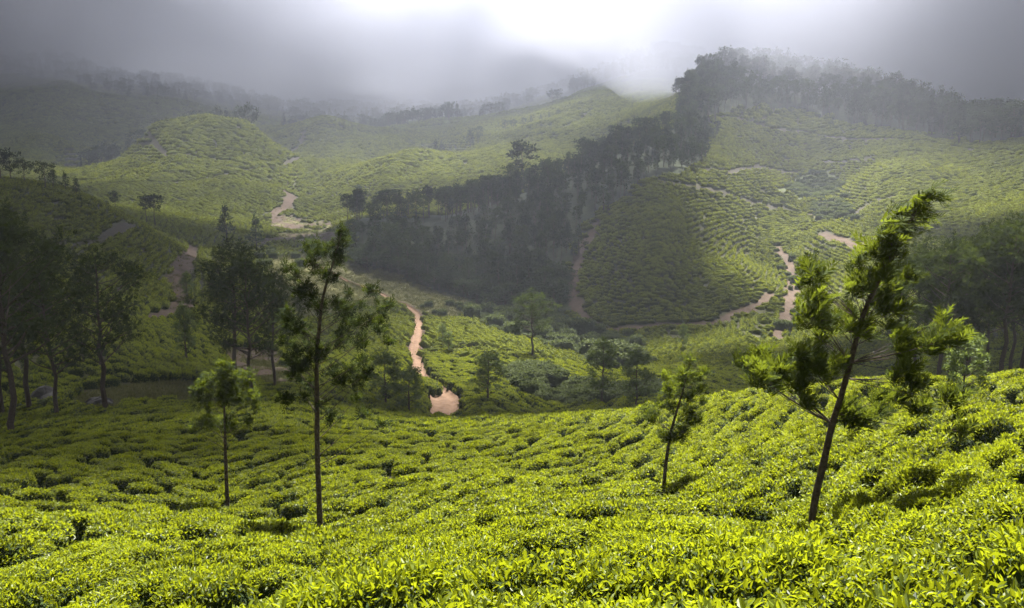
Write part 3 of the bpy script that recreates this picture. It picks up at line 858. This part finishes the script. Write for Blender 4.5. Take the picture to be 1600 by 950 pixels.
ROUND = [generic_tree(540 + k, 'round', 3200, .040, .42, M_oakpale if k else M_oak) for k in range(3)]
TALL = [generic_tree(560 + k, 'tall', 620, .050, .5, M_wood) for k in range(5)]
CONE = [generic_tree(580 + k, 'cone', 700, .052, .5, M_wood) for k in range(3)]
WIDE = [generic_tree(600 + k, 'round', 800, .055, .55, M_wood) for k in range(4)]
def plant(kindm, x, y, h, label, cat='tree', group=None, name='tree', wide=1.0, rz=None, sink=0.0):
    z = float(height(np.array([x]), np.array([y]))[0]) - sink
    e = obj(name, None, loc=(x, y, z), label=label, cat=cat, group=group)
    e.rotation_euler[2] = random.uniform(0, 6.28) if rz is None else rz
    e.scale = (h * wide, h * wide, h)
    obj('trunk', kindm[0], e); obj('crown', kindm[1], e)
    return e
def tree_px(kindm, u, vb, vt, label, Y=None, ymin=0, wide=1.0, **kw):
    if Y is None:
        x, y = ground_at(u, vb, ymin)
    else:
        dx, dy, dz = px_dir(u, vb); x, y = float(Y * dx / dy), float(Y)
    z = float(height(np.array([x]), np.array([y]))[0])
    top = at(u, vt, y)
    return plant(kindm, x, y, max(1.0, float(top[2]) - z), label, wide=wide, **kw)

# hero trees, drawn from their trunk line and their clumps of leaves
def clump_tree(Y, trunk, clumps, r_base, mat, label, frond=.24, per=12, wind=(0.2, 0, .5), depth=.8, group=None, nl=7, seed=1, up=24, name='silver_oak_tree', lw=.24, low_boost=1.0):
    g = np.random.default_rng(seed)
    x0, y0 = ground_at(trunk[0][0], trunk[0][1], Y * .75) if False else (at(*trunk[0], Y)[0], Y)
    z0 = float(height(np.array([x0]), np.array([Y]))[0])
    m = Y / F
    base = np.array([x0, Y, z0])
    tp = [at(u, v, Y) for u, v in trunk]
    tp[0][2] = z0 - .15
    tp = np.array(tp)
    tp[1:, 1] += np.cumsum(g.normal(0, .02, len(tp) - 1))
    nT = len(tp)
    rad = r_base * (1 - np.linspace(0, 1, nT)) ** .9 + .006
    tb, cb = Bag(), Bag()
    tt = np.linspace(0, nT - 1, nT * 4)
    TP = np.stack([np.interp(tt, np.arange(nT), tp[:, k]) for k in range(3)], 1)
    for _ in range(3): TP[1:-1] = (TP[:-2] + TP[1:-1] * 2 + TP[2:]) / 4
    RD = np.interp(tt, np.arange(nT), rad); RD = RD * (1 + .05 * g.normal(size=len(RD))); RD[0:2] *= 1.25
    tb.add(*tube(TP - base, RD, 9))
    tv = np.array([v for _, v in trunk]); tu = np.array([u for u, _ in trunk])
    for cl in clumps:
        u, v, r = cl[:3]
        tuv = np.interp(-v, -tv, tu)
        off = (u - tuv)
        dep = g.normal(0, 1) * (abs(off) * .45 + 12) * m * depth
        c = at(u, v, Y) + np.array([0, dep, 0])
        if len(cl) > 3: av = cl[3]
        else: av = min(v + abs(off) * .55 + up * g.uniform(.5, 1.2), tv[0] - 90)
        f = np.interp(-av, -tv, np.arange(nT))
        p0 = np.array([np.interp(f, np.arange(nT), tp[:, k]) for k in range(3)])
        span = c - p0
        p1 = p0 + span * .5 + np.array([0, 0, -.06 * np.linalg.norm(span)])
        rb = max(.005, np.interp(f, np.arange(nT), rad) * .2)
        ss = np.linspace(0, 1, 7)[:, None]
        cur = (1 - ss) ** 2 * p0 + 2 * ss * (1 - ss) * p1 + ss ** 2 * c
        tb.add(*tube(cur - base, rb * (1 - .75 * ss[:, 0]), 5))
        R_ = r * m
        n = int(per * 1.7 * max(.6, (r / 14.0)) ** 1.4 * (low_boost if v > 515 else 1))
        # leaves sit along twigs that spread through the clump
        wd = np.array(wind if not callable(wind) else wind(v))
        o = rand_unit(n, g) * (g.uniform(0, 1, n) ** .6)[:, None] * np.array([1, .9, .8])
        P = c + o * R_ * 1.05
        D = unit(o * .55 + rand_unit(n, g) * .6 + wd)
        for k in range(min(6, n)):
            tw = np.array([c - span * .05, c * .5 + P[k] * .5 + g.normal(0, .01, 3), P[k]])
            tb.add(*tube(tw - base, [rb * .3 + .002, .004, .002], 3))
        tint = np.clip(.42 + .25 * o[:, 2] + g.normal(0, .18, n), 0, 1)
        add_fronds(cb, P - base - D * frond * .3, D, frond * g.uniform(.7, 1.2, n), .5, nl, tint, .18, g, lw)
    e = obj(name, None, loc=base, label=label, cat='tree', group=group)
    obj('trunk', tb.mesh('trunk', M_bark, True), e); obj('crown', cb.mesh('crown', mat), e)
    return e
z1 = lambda x, y, r, *a: (1130 + x * .2947, 280 + y * .2947, r * .2947, *a)
z2 = lambda x, y, r, *a: (1130 + x * .3578, 500 + y * .3578, r * .3578, *a)
trunkA = [(1263,815),(1273,786),(1287,722),(1300,661),(1312,625),(1329,561),(1346,492),(1363,451),(1380,415),(1401,380),(1414,354),(1428,333),(1439,314),(1452,303)]
clA = [z1(1080,75,50),z1(1125,95,35),z1(1020,100,40),z1(1060,165,55),z1(1000,170,40),z1(960,180,50),z1(1040,225,60),z1(985,215,50),z1(930,245,50),
       z1(870,250,62),z1(820,280,55),z1(900,300,60),z1(850,330,65),z1(780,370,60),z1(960,300,45),z1(830,400,65),z1(900,390,55),z1(760,440,60),z1(730,500,70),z1(790,500,60),
       z1(700,560,65),z1(665,560,45),z1(740,590,60),z1(870,470,55),z1(930,540,65),z1(900,610,70),z1(850,570,55),z1(990,520,55),z1(1020,560,45),z1(960,640,55),z1(820,660,55),z1(880,690,55),
       z1(690,740,55),z1(650,790,55),z1(740,760,45),z1(770,830,45),z1(840,760,45),
       z1(435,460,45,500),z1(480,480,60,500),z1(440,540,55,500),z1(500,560,65,500),z1(545,540,45,500),z1(510,620,60,520),z1(450,620,50,520),
       z1(430,690,60,565),z1(480,720,70,565),z1(540,700,55,565),z1(450,780,60,565),z1(530,780,60,565),z1(590,740,40,540),
       z2(85,190,48,661),z2(60,160,30,661),z2(120,230,35,661),z2(185,185,46,661),z2(190,240,35,661),z2(240,200,50,661),z2(260,240,50,661),z2(300,270,45,661),z2(215,295,34,661),z2(255,330,35,661),z2(320,330,30,661),
       z2(320,130,50,625),z2(380,180,55,625),z2(420,220,50,625),z2(350,210,45,625),z2(450,250,35,610),z2(510,180,40),z2(480,100,45),
       z2(740,180,35,565),z2(790,150,45,565),z2(850,120,60,565),z2(820,90,50,565),z2(900,90,60,565),z2(960,60,60,565),z2(1010,40,50,565),z2(930,130,40,565),z2(1050,70,35,565),
       z2(720,240,35,590),z2(780,245,50,590),z2(840,260,50,590),z2(880,280,35,590),
       z2(545,400,55,650),z2(580,430,60,650),z2(530,450,40,655),z2(620,450,40,655),z2(700,410,40,645),z2(740,390,40,645),z2(830,390,50,645),z2(880,410,50,645),z2(930,420,40,645)]
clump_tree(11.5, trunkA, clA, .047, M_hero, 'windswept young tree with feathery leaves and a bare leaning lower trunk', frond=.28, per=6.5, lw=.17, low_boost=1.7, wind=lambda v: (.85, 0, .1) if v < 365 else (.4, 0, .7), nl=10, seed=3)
z3 = lambda x, y, r, *a: (400 + x * .2737, 340 + y * .2737, r * .2737, *a)
z4 = lambda x, y, r, *a: (280 + x * .3157, 540 + y * .3157, r * .3157, *a)
trunkB = [(500,829),(498,761),(496,698),(496,619),(495,575),(497,532),(501,488),(505,463),(512,438),(520,414),(529,381),(534,360)]
clB = [z3(490,80,42),z3(488,130,48),z3(450,170,48),z3(480,220,52),z3(430,260,58),z3(380,200,55),z3(300,160,48),z3(290,220,55),z3(330,270,58),z3(400,320,58),z3(440,350,52),z3(350,180,45),
       z3(220,270,45),z3(230,330,40),z3(270,400,55),z3(300,380,45),z3(350,430,35),z3(310,490,50),z3(370,500,50),z3(240,450,45),z3(350,540,35),
       z3(545,425,30),z3(690,390,36),z3(640,440,42),z3(600,480,42),z3(530,510,55),z3(480,540,55),z3(450,480,48),z3(780,480,36),z3(700,540,55),z3(740,590,38),z3(640,600,58),z3(570,600,62),z3(500,600,55),
       z3(620,680,55),z3(680,640,48),z3(480,680,55),z3(450,740,55),z3(380,750,48),z3(790,650,36),
       z3(170,540,40),z3(200,560,45),z3(260,600,55),z3(150,640,50),z3(170,720,55),z3(250,680,58),z3(240,760,58),z3(200,800,48),z3(300,740,55),z3(280,830,55),z3(320,800,48),z3(220,870,50),
       z4(690,60,58),z4(590,100,55),z4(640,190,48),z4(560,220,48),z4(520,200,38),z4(800,180,48),z4(870,200,55),z4(840,120,48),z4(760,140,48),z4(900,360,42),z4(1030,340,30),z4(850,300,25),z4(760,350,42),z4(700,290,38),z4(620,250,38),
       z4(890,100,45),z4(950,110,42),z4(540,120,40)]
clump_tree(17.5, trunkB, clB, .058, M_oak, 'tall dark open-crowned tree with a straight slender trunk standing alone on the near slope', frond=.22, per=19, wind=(.12, 0, .3), nl=6, seed=5, up=20)
z5 = lambda x, y, r, *a: (900 + x * .2738, 520 + y * .2738, r * .2738, *a)
trunkD = [(1035.5,763.7),(1039,735),(1044,700),(1048,675),(1055,650),(1060,632),(1068,605),(1074,580),(1078,566)]
clD = [z5(650,160,38),z5(640,230,48),z5(590,200,38),z5(600,280,55),z5(670,300,48),z5(500,230,38),z5(520,300,52),z5(560,350,55),z5(640,370,48),z5(700,250,38),z5(750,240,24),z5(700,330,38),z5(560,430,55),
       z5(420,460,45),z5(440,500,45),z5(400,440,28),z5(480,420,35),z5(650,460,48),z5(700,500,45),z5(640,520,55),z5(600,570,42),z5(530,590,55),z5(500,590,38),z5(570,600,38),z5(720,400,25)]
clump_tree(19.5, trunkD, clD, .042, M_hero, 'small bushy sapling with a thin leaning stem on the sunlit near slope', frond=.20, per=32, wind=(.15, 0, .5), nl=6, seed=7, up=14)
trunkC = [(355,790),(354,740),(353,700),(353,660),(352,630),(350,600),(348,575)]
gC = np.random.default_rng(9)
clC = []
for k in range(44):
    a, r = gC.uniform(0, 6.28), math.sqrt(gC.uniform(0, 1))
    clC.append((352 + 46 * r * math.cos(a), 622 + 52 * r * math.sin(a), gC.uniform(8, 14)))
clC += [(318,655,12),(305,668,10),(330,668,11),(392,655,11),(400,640,9),(340,570,10),(352,562,9),(385,600,10),(372,585,11)]
clump_tree(23, trunkC, clC, .05, M_hero, 'slim tree with a pale feathery oval crown rising beside the taller dark one', frond=.21, per=26, wind=(-.1, 0, .2), nl=6, seed=8, up=16)

# trees around the slope and the valley (each looks and stands differently)
tree_px(FEATHER[0], 25, 681, 318, 'very tall dark tree with a forked trunk at the left edge of the picture', wide=.9)
tree_px(FEATHER[1], 46, 645, 345, 'dark tree with a reddish trunk behind the tallest one at the left edge', wide=.85)
tree_px(FEATHER[2], 8, 652, 330, 'shaded tree half cut off by the left edge of the picture', wide=.8)
tree_px(FEATHER[3], 90, 654, 408, 'slender shaded tree between the left-edge trees and the broad-crowned one', wide=.85)
tree_px(FEATHER[1], 165, 645, 383, 'broad-crowned dark tree with a straight bare trunk at the end of the grass strip', wide=1.0)
tree_px(FEATHER[2], 371, 590, 380, 'dense dark tree on bare earth behind the pale slim tree', wide=1.0)
tree_px(FEATHER[0], 393, 627, 392, 'dark tree with a thin trunk in front of its twin behind the pale slim tree', wide=.85)
tree_px(FEATHER[3], 430, 612, 420, 'lower dark tree tucked behind the left side of the tall open-crowned tree', wide=.8)
tree_px(PALE[0], 640, 652, 572, 'pale sapling left of the dirt track on the brow of the slope', wide=1.3)
tree_px(PALE[1], 603, 642, 548, 'pale leafy young tree behind the right branches of the tall open-crowned tree', wide=1.2)
tree_px(PALE[2], 763, 628, 550, 'pale bushy young tree right of the dirt track bend', Y=82, wide=1.35)
tree_px(FEATHER[1], 832, 558, 455, 'oval-crowned dark green tree on a clear stem at the corner of the tea plot', ymin=90, wide=1.15)
tree_px(PALE[3], 941, 630, 530, 'slim grey-green young tree above the brow, left of its neighbour', Y=84, wide=1.0)
tree_px(PALE[0], 993, 645, 548, 'slim grey-green young tree on the brow, nearer the small bushy sapling', wide=1.05)
tree_px(PALE[1], 292, 566, 474, 'thin pale young tree amid the shaded tea rows of the left spur', wide=.85, ymin=70)
tree_px(PALE[2], 293, 470, 424, 'small thin tree beside the eroded gully on the left spur', wide=.9, ymin=100)
tree_px(CONE[0], 355, 380, 318, 'taller of two dark narrow trees on the valley floor', ymin=200, wide=1.0)
tree_px(CONE[1], 402, 394, 336, 'shorter of two dark narrow trees on the valley floor beside the stream bed', ymin=200, wide=1.1)
tree_px(TALL[0], 228, 336, 306, 'left one of a close pair of dark trees at the end of the left spur', Y=300, wide=1.3)
tree_px(TALL[1], 241, 340, 304, 'right one of a close pair of dark trees at the end of the left spur', Y=300, wide=1.3)
tree_px(TALL[2], 181, 326, 300, 'lone small dark tree above the left spur before the dome hill', Y=330, wide=1.3)
tree_px(PALE[3], 691, 540, 506, 'tiny dark sapling in the tea plot right of the track, the upper one', ymin=90, wide=1.0)
tree_px(PALE[0], 701, 553, 517, 'tiny pale sapling in the tea plot right of the track, the lower one', ymin=90, wide=1.0)
tree_px(PALE[1], 1503, 637, 522, 'thin sapling with a leaning stem on the right of the sunlit slope', wide=1.1)
tree_px(PALE[2], 1067, 548, 505, 'small thin sapling in the tea field at the foot of the hill', ymin=100, wide=.8)
tree_px(TALL[3], 818, 292, 222, 'tall pale see-through tree rising above the left end of the wooded spur', Y=392, wide=1.2)
right = [(1462,54,372),(1478,57,388),(1505,58,366),(1562,52,345),(1590,55,338),(1622,55,342),(1396,64,402),(1425,68,380),(1540,68,372),(1575,72,362)]
rl = ['first dark tree from the centre in the grove beyond the right brow', 'second tree of the grove beyond the right brow, crossing its neighbour', 'third trunk of the grove beyond the right brow, with a thick dark crown',
      'tallest dark tree of the right-hand grove, with twisted upper limbs', 'dark tree near the right edge of the picture in the grove', 'tree cut off by the right edge of the picture',
      'thin-trunked tree behind the windswept one, before the grove', 'slim tree behind the top of the windswept one', 'tree deep in the right-hand grove, behind the tallest', 'hindmost tree of the right-hand grove']
for k, (u, Yr, vt) in enumerate(right):
    tree_px(GROVE[k % 4], u, 620, vt, rl[k], Y=Yr, wide=1.0 if k < 6 else .8, group='grove beyond the right brow')
for k, (u, v, vt) in enumerate([(3,292,232),(18,292,240),(40,296,248),(72,300,254),(84,302,262),(104,304,268),(120,308,276)]):
    tree_px((WIDE + CONE)[k], u, v, vt, 'dark tree standing on the crest of the shaded left spur', Y=205 + 4 * (k % 3), wide=1.1, group='trees on the crest of the left spur')
for k, (u, v, vt, Yk) in enumerate([(683,236,218,660),(690,235,222,660),(735,222,200,690),(747,220,198,690),(790,214,188,740),(802,212,186,740),(818,208,184,740),(830,205,180,750),(845,203,178,750),(858,200,174,760),(872,197,172,760),(905,190,168,770),(560,300,288,470),(585,292,280,480)]):
    tree_px((CONE + WIDE)[k % 7], u, v, vt, 'small hazy tree on the sunlit slope behind the wooded spur', Y=Yk, wide=1.1, group='trees on the slope behind the wooded spur')
gl = np.random.default_rng(21)
for k in range(24):
    f = k / 23
    u = 140 + 250 * f + gl.normal(0, 4); v = np.interp(f, [0, .35, .7, 1], [262, 225, 200, 192]) + gl.normal(0, 3)
    tree_px((WIDE + CONE)[k % 7], u, v, v - 24 + gl.normal(0, 4), 'hazy dark tree in the line behind the dome hill', Y=690, wide=1.0, group='tree line behind the dome hill')

# woods: the trees that stand out are things, the rest of each wood is one mass
def wood_points(poly, y0, y1, step, seed):
    g = np.random.default_rng(seed)
    us = [p[0] for p in poly]
    xa, xb = (min(us) - 800) / F * y1, (max(us) - 800) / F * y1
    xa = min(xa, (min(us) - 800) / F * y0) - 20; xb = max(xb, (max(us) - 800) / F * y0) + 20
    X, Y = np.meshgrid(np.arange(xa, xb, step), np.arange(y0, y1, step))
    X = X + g.uniform(-.45, .45, X.shape) * step; Y = Y + g.uniform(-.45, .45, X.shape) * step
    X, Y = X.ravel(), Y.ravel()
    Z = height(X, Y)
    u, v = project(X, Y, Z)
    m = in_poly(u + 24 * fbm(X / 18, Y / 18, 3, 2), v + 5 * fbm(X / 15, Y / 15, 8, 2), poly)
    return X[m], Y[m], Z[m]
def euler_z(n, g): return np.stack([g.normal(0, .04, n), g.normal(0, .04, n), g.uniform(0, 6.28, n)], 1)
merged = []
for tset, wd_ in ((TALL, 1), (CONE, 1), (WIDE, 1)):
    for t, c in tset:
        nv = len(t.vertices)
        tv = np.empty(nv * 3, np.float32); t.vertices.foreach_get('co', tv)
        cv = np.empty(len(c.vertices) * 3, np.float32); c.vertices.foreach_get('co', cv)
        tq = np.empty(len(t.loops), np.int32); t.loops.foreach_get('vertex_index', tq)
        ct = np.empty(len(c.loops), np.int32); c.loops.foreach_get('vertex_index', ct)
        ti = np.empty(len(c.vertices), np.float32); c.attributes['tint'].data.foreach_get('value', ti)
        merged.append(mesh_np('wood_tree', np.concatenate([tv, cv]).reshape(-1, 3), tq.reshape(-1, 4), ct.reshape(-1, 3) + nv, [M_bark, M_wood], 0, 1,
                              attrs={'tint': ('FLOAT', np.concatenate([np.zeros(nv), ti]))}))
g5 = np.random.default_rng(33)
spur = wood_points(W_SPUR, 190, 460, 5.0, 1)
su, sv = project(*spur)
# skyline of the spur: stand-out trees
crest = np.interp(su, [553,600,700,800,870,950,1060,1110], [345,342,338,310,282,243,206,192])
off = sv - crest
rank_ = np.abs(off - 5) + np.where((su < 800) & (off < 48), -30, 0)
front = np.argsort(rank_)[:140]
front = front[(su[front] > 800) | (g5.uniform(size=len(front)) < .75)]
for n_, k in enumerate(front):
    lo = su[k] < 800
    h = g5.uniform(8.5, 13) if lo else g5.uniform(10, 15.5) * (1.25 if n_ % 7 == 0 else 1)
    kd = (TALL + TALL + CONE)[n_ % 13]
    plant(kd, spur[0][k], spur[1][k], h, 'slim tree with a tufted top on the low end of the wooded spur' if lo else 'slim dark tree on the skyline of the wooded spur', wide=g5.uniform(.95, 1.3),
          group='skyline trees at the low end of the spur' if lo else 'skyline trees along the spur')
r_ = np.where((rank_ > np.sort(rank_)[140]) & ((su > 790) | (off > 40)))[0]
def mass(name, P, hmin, hmax, label, kinds=(0, 12), wide=(1.1, 1.6), seed=4):
    g = np.random.default_rng(seed); n = len(P[0])
    h = hmin + (hmax - hmin) * g.beta(1.6, 2.0, n) * (.8 + .5 * vnoise(P[0] / 22, P[1] / 22, 5)); w = h * g.uniform(*wide, n)
    instancer(name, np.stack(P, 1) - np.array([0, 0, .4]), euler_z(n, g), np.stack([w, w, h], 1), g.integers(kinds[0], kinds[1], n), merged, label)
r_ = r_[vnoise(spur[0][r_] / 13, spur[1][r_] / 13, 15) > .24]
mass('woodland', [a[r_] for a in spur], 5, 14, 'dark mixed wood covering the shaded flank of the spur', (0, 8), (.85, 1.25))
low = wood_points([(553,400),(600,395),(700,410),(800,430),(880,440),(893,490),(840,492),(760,480),(690,460),(620,432),(553,412)], 190, 330, 3.2, 5)
mass('undergrowth', low, 3.0, 6.5, 'dense scrubby undergrowth along the foot of the wooded spur', (8, 12), (1.6, 2.4), 6)
ridge = wood_points(W_RIDGE, 440, 720, 6.0, 2)
mass('woodland', ridge, 9, 21, 'hazy wood along the top of the high ridge', (0, 8), (.85, 1.25), 7)
rightw = wood_points(W_RIGHT, 430, 600, 7.0, 3)
mass('woodland', rightw, 11, 17, 'hazy wood at the right end of the ridge', (0, 12), (1.2, 1.7), 8)
farw = wood_points(W_FAR, 930, 1200, 11.0, 4)
mass('woodland', farw, 14, 22, 'faint wood on the highest summit in the mist', (5, 12), (.8, 1.1), 9)
gf = np.random.default_rng(12)
fx, fy = gf.uniform(-900, 250, 2600), gf.uniform(1000, 1650, 2600)
fm = (np.abs(fx / fy) < .62) & (fbm(fx / 120, fy / 120, 5, 3) > -.05)
fx, fy = fx[fm], fy[fm]
mass('woodland', [fx, fy, height(fx, fy)], 12, 22, 'dark distant hillside woods under the cloud', (5, 12), (.9, 1.3), 10)

# shrubs
SHRUB = [bush_mesh('shrub_%d' % k, 700 + k, 420, .13, .09, 1, a=.5, b=.5, h=.8, nu=12, nv=5, shellmat=M_scrub, leafmat=M_scrub, ltint=.4) for k in range(4)]
def shrub_row(poly, y0, y1, n, hmin, hmax, label, group, seed):
    g = np.random.default_rng(seed)
    P = wood_points(poly, y0, y1, 2.6, seed)
    ii = g.permutation(len(P[0]))[:n]
    for k in ii:
        h = g.uniform(hmin, hmax)
        e = obj('shrub', SHRUB[k % 4], loc=(P[0][k], P[1][k], P[2][k] - .1), label=label, cat='shrub', group=group)
        e.rotation_euler[2] = g.uniform(0, 6.28); e.scale = (h * g.uniform(.9, 1.5), h * g.uniform(.9, 1.4), h)
shrub_row(A_SCRUB1, 120, 230, 70, 1.6, 4.2, 'grey-green shrub in the scrub between the tea plot and the wood', 'shrubs between the tea plot and the wood', 1)
shrub_row(A_SCRUB2, 68, 130, 26, 1.0, 2.4, 'grey-green shrub in the damp hollow behind the brow', 'shrubs in the hollow behind the brow', 2)
shrub_row([(660,480),(700,470),(760,478),(745,498),(690,496)], 150, 260, 14, 1.0, 2.2, 'low shrub on the grassy bank beside the track bend', 'shrubs beside the track bend', 3)
shrub_row([(380,395),(500,380),(540,392),(470,420),(400,420)], 230, 360, 16, 1.2, 3.0, 'small shrub on the rough valley floor', 'shrubs on the valley floor', 4)
shrub_row([(1240,290),(1300,268),(1320,300),(1345,345),(1290,350),(1262,330)], 280, 470, 18, 1.5, 3.2, 'pale shrub in the gully between the tea slopes', 'shrubs in the gully', 5)
shrub_row([(1215,400),(1240,440),(1225,520),(1250,530),(1262,440),(1235,395)], 150, 300, 14, 1.2, 2.6, 'small shrub along the stream at the foot of the tea hill', 'shrubs along the stream', 6)
shrub_row([(60,648),(110,620),(90,645)], 50, 90, 3, .8, 1.4, 'low dark shrub at the end of the grass strip', 'shrubs at the grass strip', 7)

# rough grass on the strip by the left trees and on the bank of the track
def grass_tuft(seed):
    g = np.random.default_rng(seed); n = 26
    P = np.stack([g.normal(0, .16, n), g.normal(0, .16, n), np.zeros(n)], 1)
    D = unit(np.stack([g.normal(0, .45, n), g.normal(0, .45, n), np.ones(n)], 1))
    L_ = g.uniform(.12, .34, n)
    V_, _, T_ = leaf_faces(P, D, unit(rand_unit(n, g)), L_, L_ * .12, .05, 1)
    return mesh_np('grass_tuft', V_, None, T_, [M_grass], attrs={'tint': ('FLOAT', np.repeat(g.uniform(0, 1, n), 4))})
TUFT = [grass_tuft(k) for k in range(4)]
gp = []
for (x0, x1, y0, y1, st) in ((-45, -15, 52, 112, .38), (-75, 10, 120, 330, .95), (-130, -40, 280, 460, 1.6)):
    gxx, gyy = np.meshgrid(np.arange(x0, x1, st), np.arange(y0, y1, st))
    gxx = (gxx + rng.uniform(-.5, .5, gxx.shape) * st).ravel(); gyy = (gyy + rng.uniform(-.5, .5, gyy.shape) * st).ravel()
    gzz = height(gxx, gyy)
    cc = classify(gxx, gyy, gzz)
    ok = ((cc == 2) | ((cc == 0) & (rng.uniform(size=len(cc)) < .25))) & (line_dist(gxx, gyy, ROAD) > 1.5)
    gp.append(np.stack([gxx[ok], gyy[ok], gzz[ok], np.full(ok.sum(), st / .38)], 1))
gp = np.concatenate(gp)
gs = rng.uniform(.7, 1.3, len(gp)) * np.clip(gp[:, 3], 1, 3) ** .7
instancer('grass', gp[:, :3], euler_z(len(gp), rng), np.stack([gs, gs, gs * .9], 1), rng.integers(0, 4, len(gp)), TUFT, 'rough olive grass on the valley strip and track bank')

ug = []
for poly, y0, y1 in ((A_SCRUB1, 120, 230), (A_SCRUB2, 66, 130), (A_GULLY2, 320, 470), (A_GULLY, 280, 420)):
    ug.append(np.stack(wood_points(poly, y0, y1, 1.3 if y0 < 200 else 2.2, 60), 1))
ugs = np.concatenate([rng.uniform(.7, 1.7, len(a)) * (1 if k < 2 else 1.5) for k, a in enumerate(ug)])
ug = np.concatenate(ug)
ok = rng.uniform(size=len(ug)) < .7
ug, ugs = ug[ok], ugs[ok]
instancer('undergrowth', ug - np.array([0, 0, .1]), euler_z(len(ug), rng), np.stack([ugs * 1.3, ugs * 1.3, ugs], 1), rng.integers(0, 4, len(ug)), SHRUB, 'low tangled undergrowth filling the hollows between the tea plots')

# boulders
def boulder(u, v, wpx, hpx, label, seed, Y=None):
    g = np.random.default_rng(seed)
    x, y = ground_at(u, v, 52)
    s = y / F
    nu, nv = 26, 16
    th = np.linspace(0, 2 * math.pi, nu, endpoint=False); ph = np.linspace(-.5 * math.pi, .5 * math.pi, nv)
    TH, PH = np.meshgrid(th, ph)
    n = unit(np.stack([np.cos(PH) * np.cos(TH), np.cos(PH) * np.sin(TH), np.sin(PH)], -1))
    k = 1 + .22 * np.sin(n @ g.normal(0, 2.2, 3)) + .14 * np.sin(n @ g.normal(0, 4, 3)) + .07 * np.sin(n @ g.normal(0, 9, 3)) + g.normal(0, .018, TH.shape)
    k[0] = k[0, 0]; k[-1] = k[-1, 0]
    Vb = n * k[..., None] * np.array([wpx * s / 2, wpx * s / 2.6, hpx * s * .75])
    i = np.arange(nu * nv).reshape(nv, nu); j = np.roll(i, -1, 1)
    Q = np.stack([i[:-1], j[:-1], j[1:], i[1:]], -1).reshape(-1, 4)
    z = float(height(np.array([x]), np.array([y]))[0])
    obj('boulder', mesh_np('boulder', Vb.reshape(-1, 3), Q, mats=[M_rock], smooth_shade=False), loc=(x, y, z + hpx * s * .2), label=label, cat='boulder')
boulder(66, 628, 46, 28, 'large dark boulder among the trees left of the grass strip', 1)
boulder(155, 626, 40, 15, 'low grey boulder behind the trunk of the broad-crowned tree', 2)

# ------------------------------------------------------------------ haze
def mist_volume(dens):
    # low cloud hanging on the far hills: a lumpy closed body of even density
    xs = np.linspace(-1800, 1800, 90); ys = np.concatenate([np.linspace(440, 1500, 86), np.linspace(1530, 2900, 30)])
    Xm, Ym = np.meshgrid(xs, ys)
    base = np.interp(Ym + 255 * smooth(20, 170, Xm), [710, 740, 850, 1000, 1200, 1500, 2900], [150, 108, 72, 42, 15, 0, -10]) + CZ
    base = base + MIST_SIDE * smooth(50, 500, -Xm) + 45 * fbm(Xm / 190, Ym / 190, 91, 4)
    base = base - 52 * smooth(20, 150, Xm) * (1 - smooth(600, 900, Ym))
    topz = np.full(Xm.shape, 272.0) + 6 * fbm(Xm / 120, Ym / 120, 95, 3)
    topz = np.minimum(topz, base + np.interp(Ym + 255 * smooth(20, 170, Xm), [695, 800, 950, 1400], [80, 150, 230, 260]))
    edge = np.minimum(smooth(440, 520, Ym), np.minimum(smooth(-1800, -1650, Xm), 1 - smooth(1650, 1800, Xm)))
    topz = base + np.maximum(topz - base, 4) * np.clip(edge, .02, 1)
    r, c = Xm.shape
    i = np.arange(r * c).reshape(r, c); j = i + r * c
    q = lambda k: np.stack([k[:-1, :-1], k[:-1, 1:], k[1:, 1:], k[1:, :-1]], -1).reshape(-1, 4)
    rim = np.concatenate([i[0, :], i[1:, -1], i[-1, -2::-1], i[-2:0:-1, 0]]); rim2 = np.roll(rim, -1)
    Q = np.concatenate([q(i)[:, ::-1], q(j), np.stack([rim, rim2, rim2 + r * c, rim + r * c], 1)])
    Vm = np.concatenate([np.stack([Xm, Ym, base], -1).reshape(-1, 3), np.stack([Xm, Ym, topz], -1).reshape(-1, 3)])
    m, nt, out = new_mat('mist')
    pv = nt.nodes.new('ShaderNodeVolumePrincipled')
    pv.inputs['Color'].default_value = (0.84, 0.87, 1.0, 1)
    pv.inputs['Density'].default_value = dens
    pv.inputs['Anisotropy'].default_value = 0.55
    nt.links.new(pv.outputs[0], out.inputs['Volume'])
    obj('mist', mesh_np('mist', Vm, Q, mats=[m], smooth_shade=True), kind='stuff', label='low cloud swallowing the far hilltops')
MIST_SIDE = 55.0
mist_volume(0.0045)
def haze_box(x0, x1, y0, y1, z0, z1, dens):
    V = [(x, y, z) for z in (z0, z1) for y in (y0, y1) for x in (x0, x1)]
    Q = [(0, 2, 3, 1), (4, 5, 7, 6), (0, 1, 5, 4), (2, 6, 7, 3), (0, 4, 6, 2), (1, 3, 7, 5)]
    m, nt, out = new_mat('haze')
    pv = nt.nodes.new('ShaderNodeVolumePrincipled')
    pv.inputs['Color'].default_value = (0.80, 0.85, 1.0, 1)
    pv.inputs['Density'].default_value = dens
    pv.inputs['Anisotropy'].default_value = 0.6
    nt.links.new(pv.outputs[0], out.inputs['Volume'])
    obj('haze', mesh_np('haze', V, Q, mats=[m]), kind='stuff', label='pale mist filling the valley and thickening over the far hills')
haze_box(-3300, 3300, -450, 3300, GZMIN - 1.0, max(GZMAX, 60) + 6 if GZMAX < 270 else 276, 0.00032)
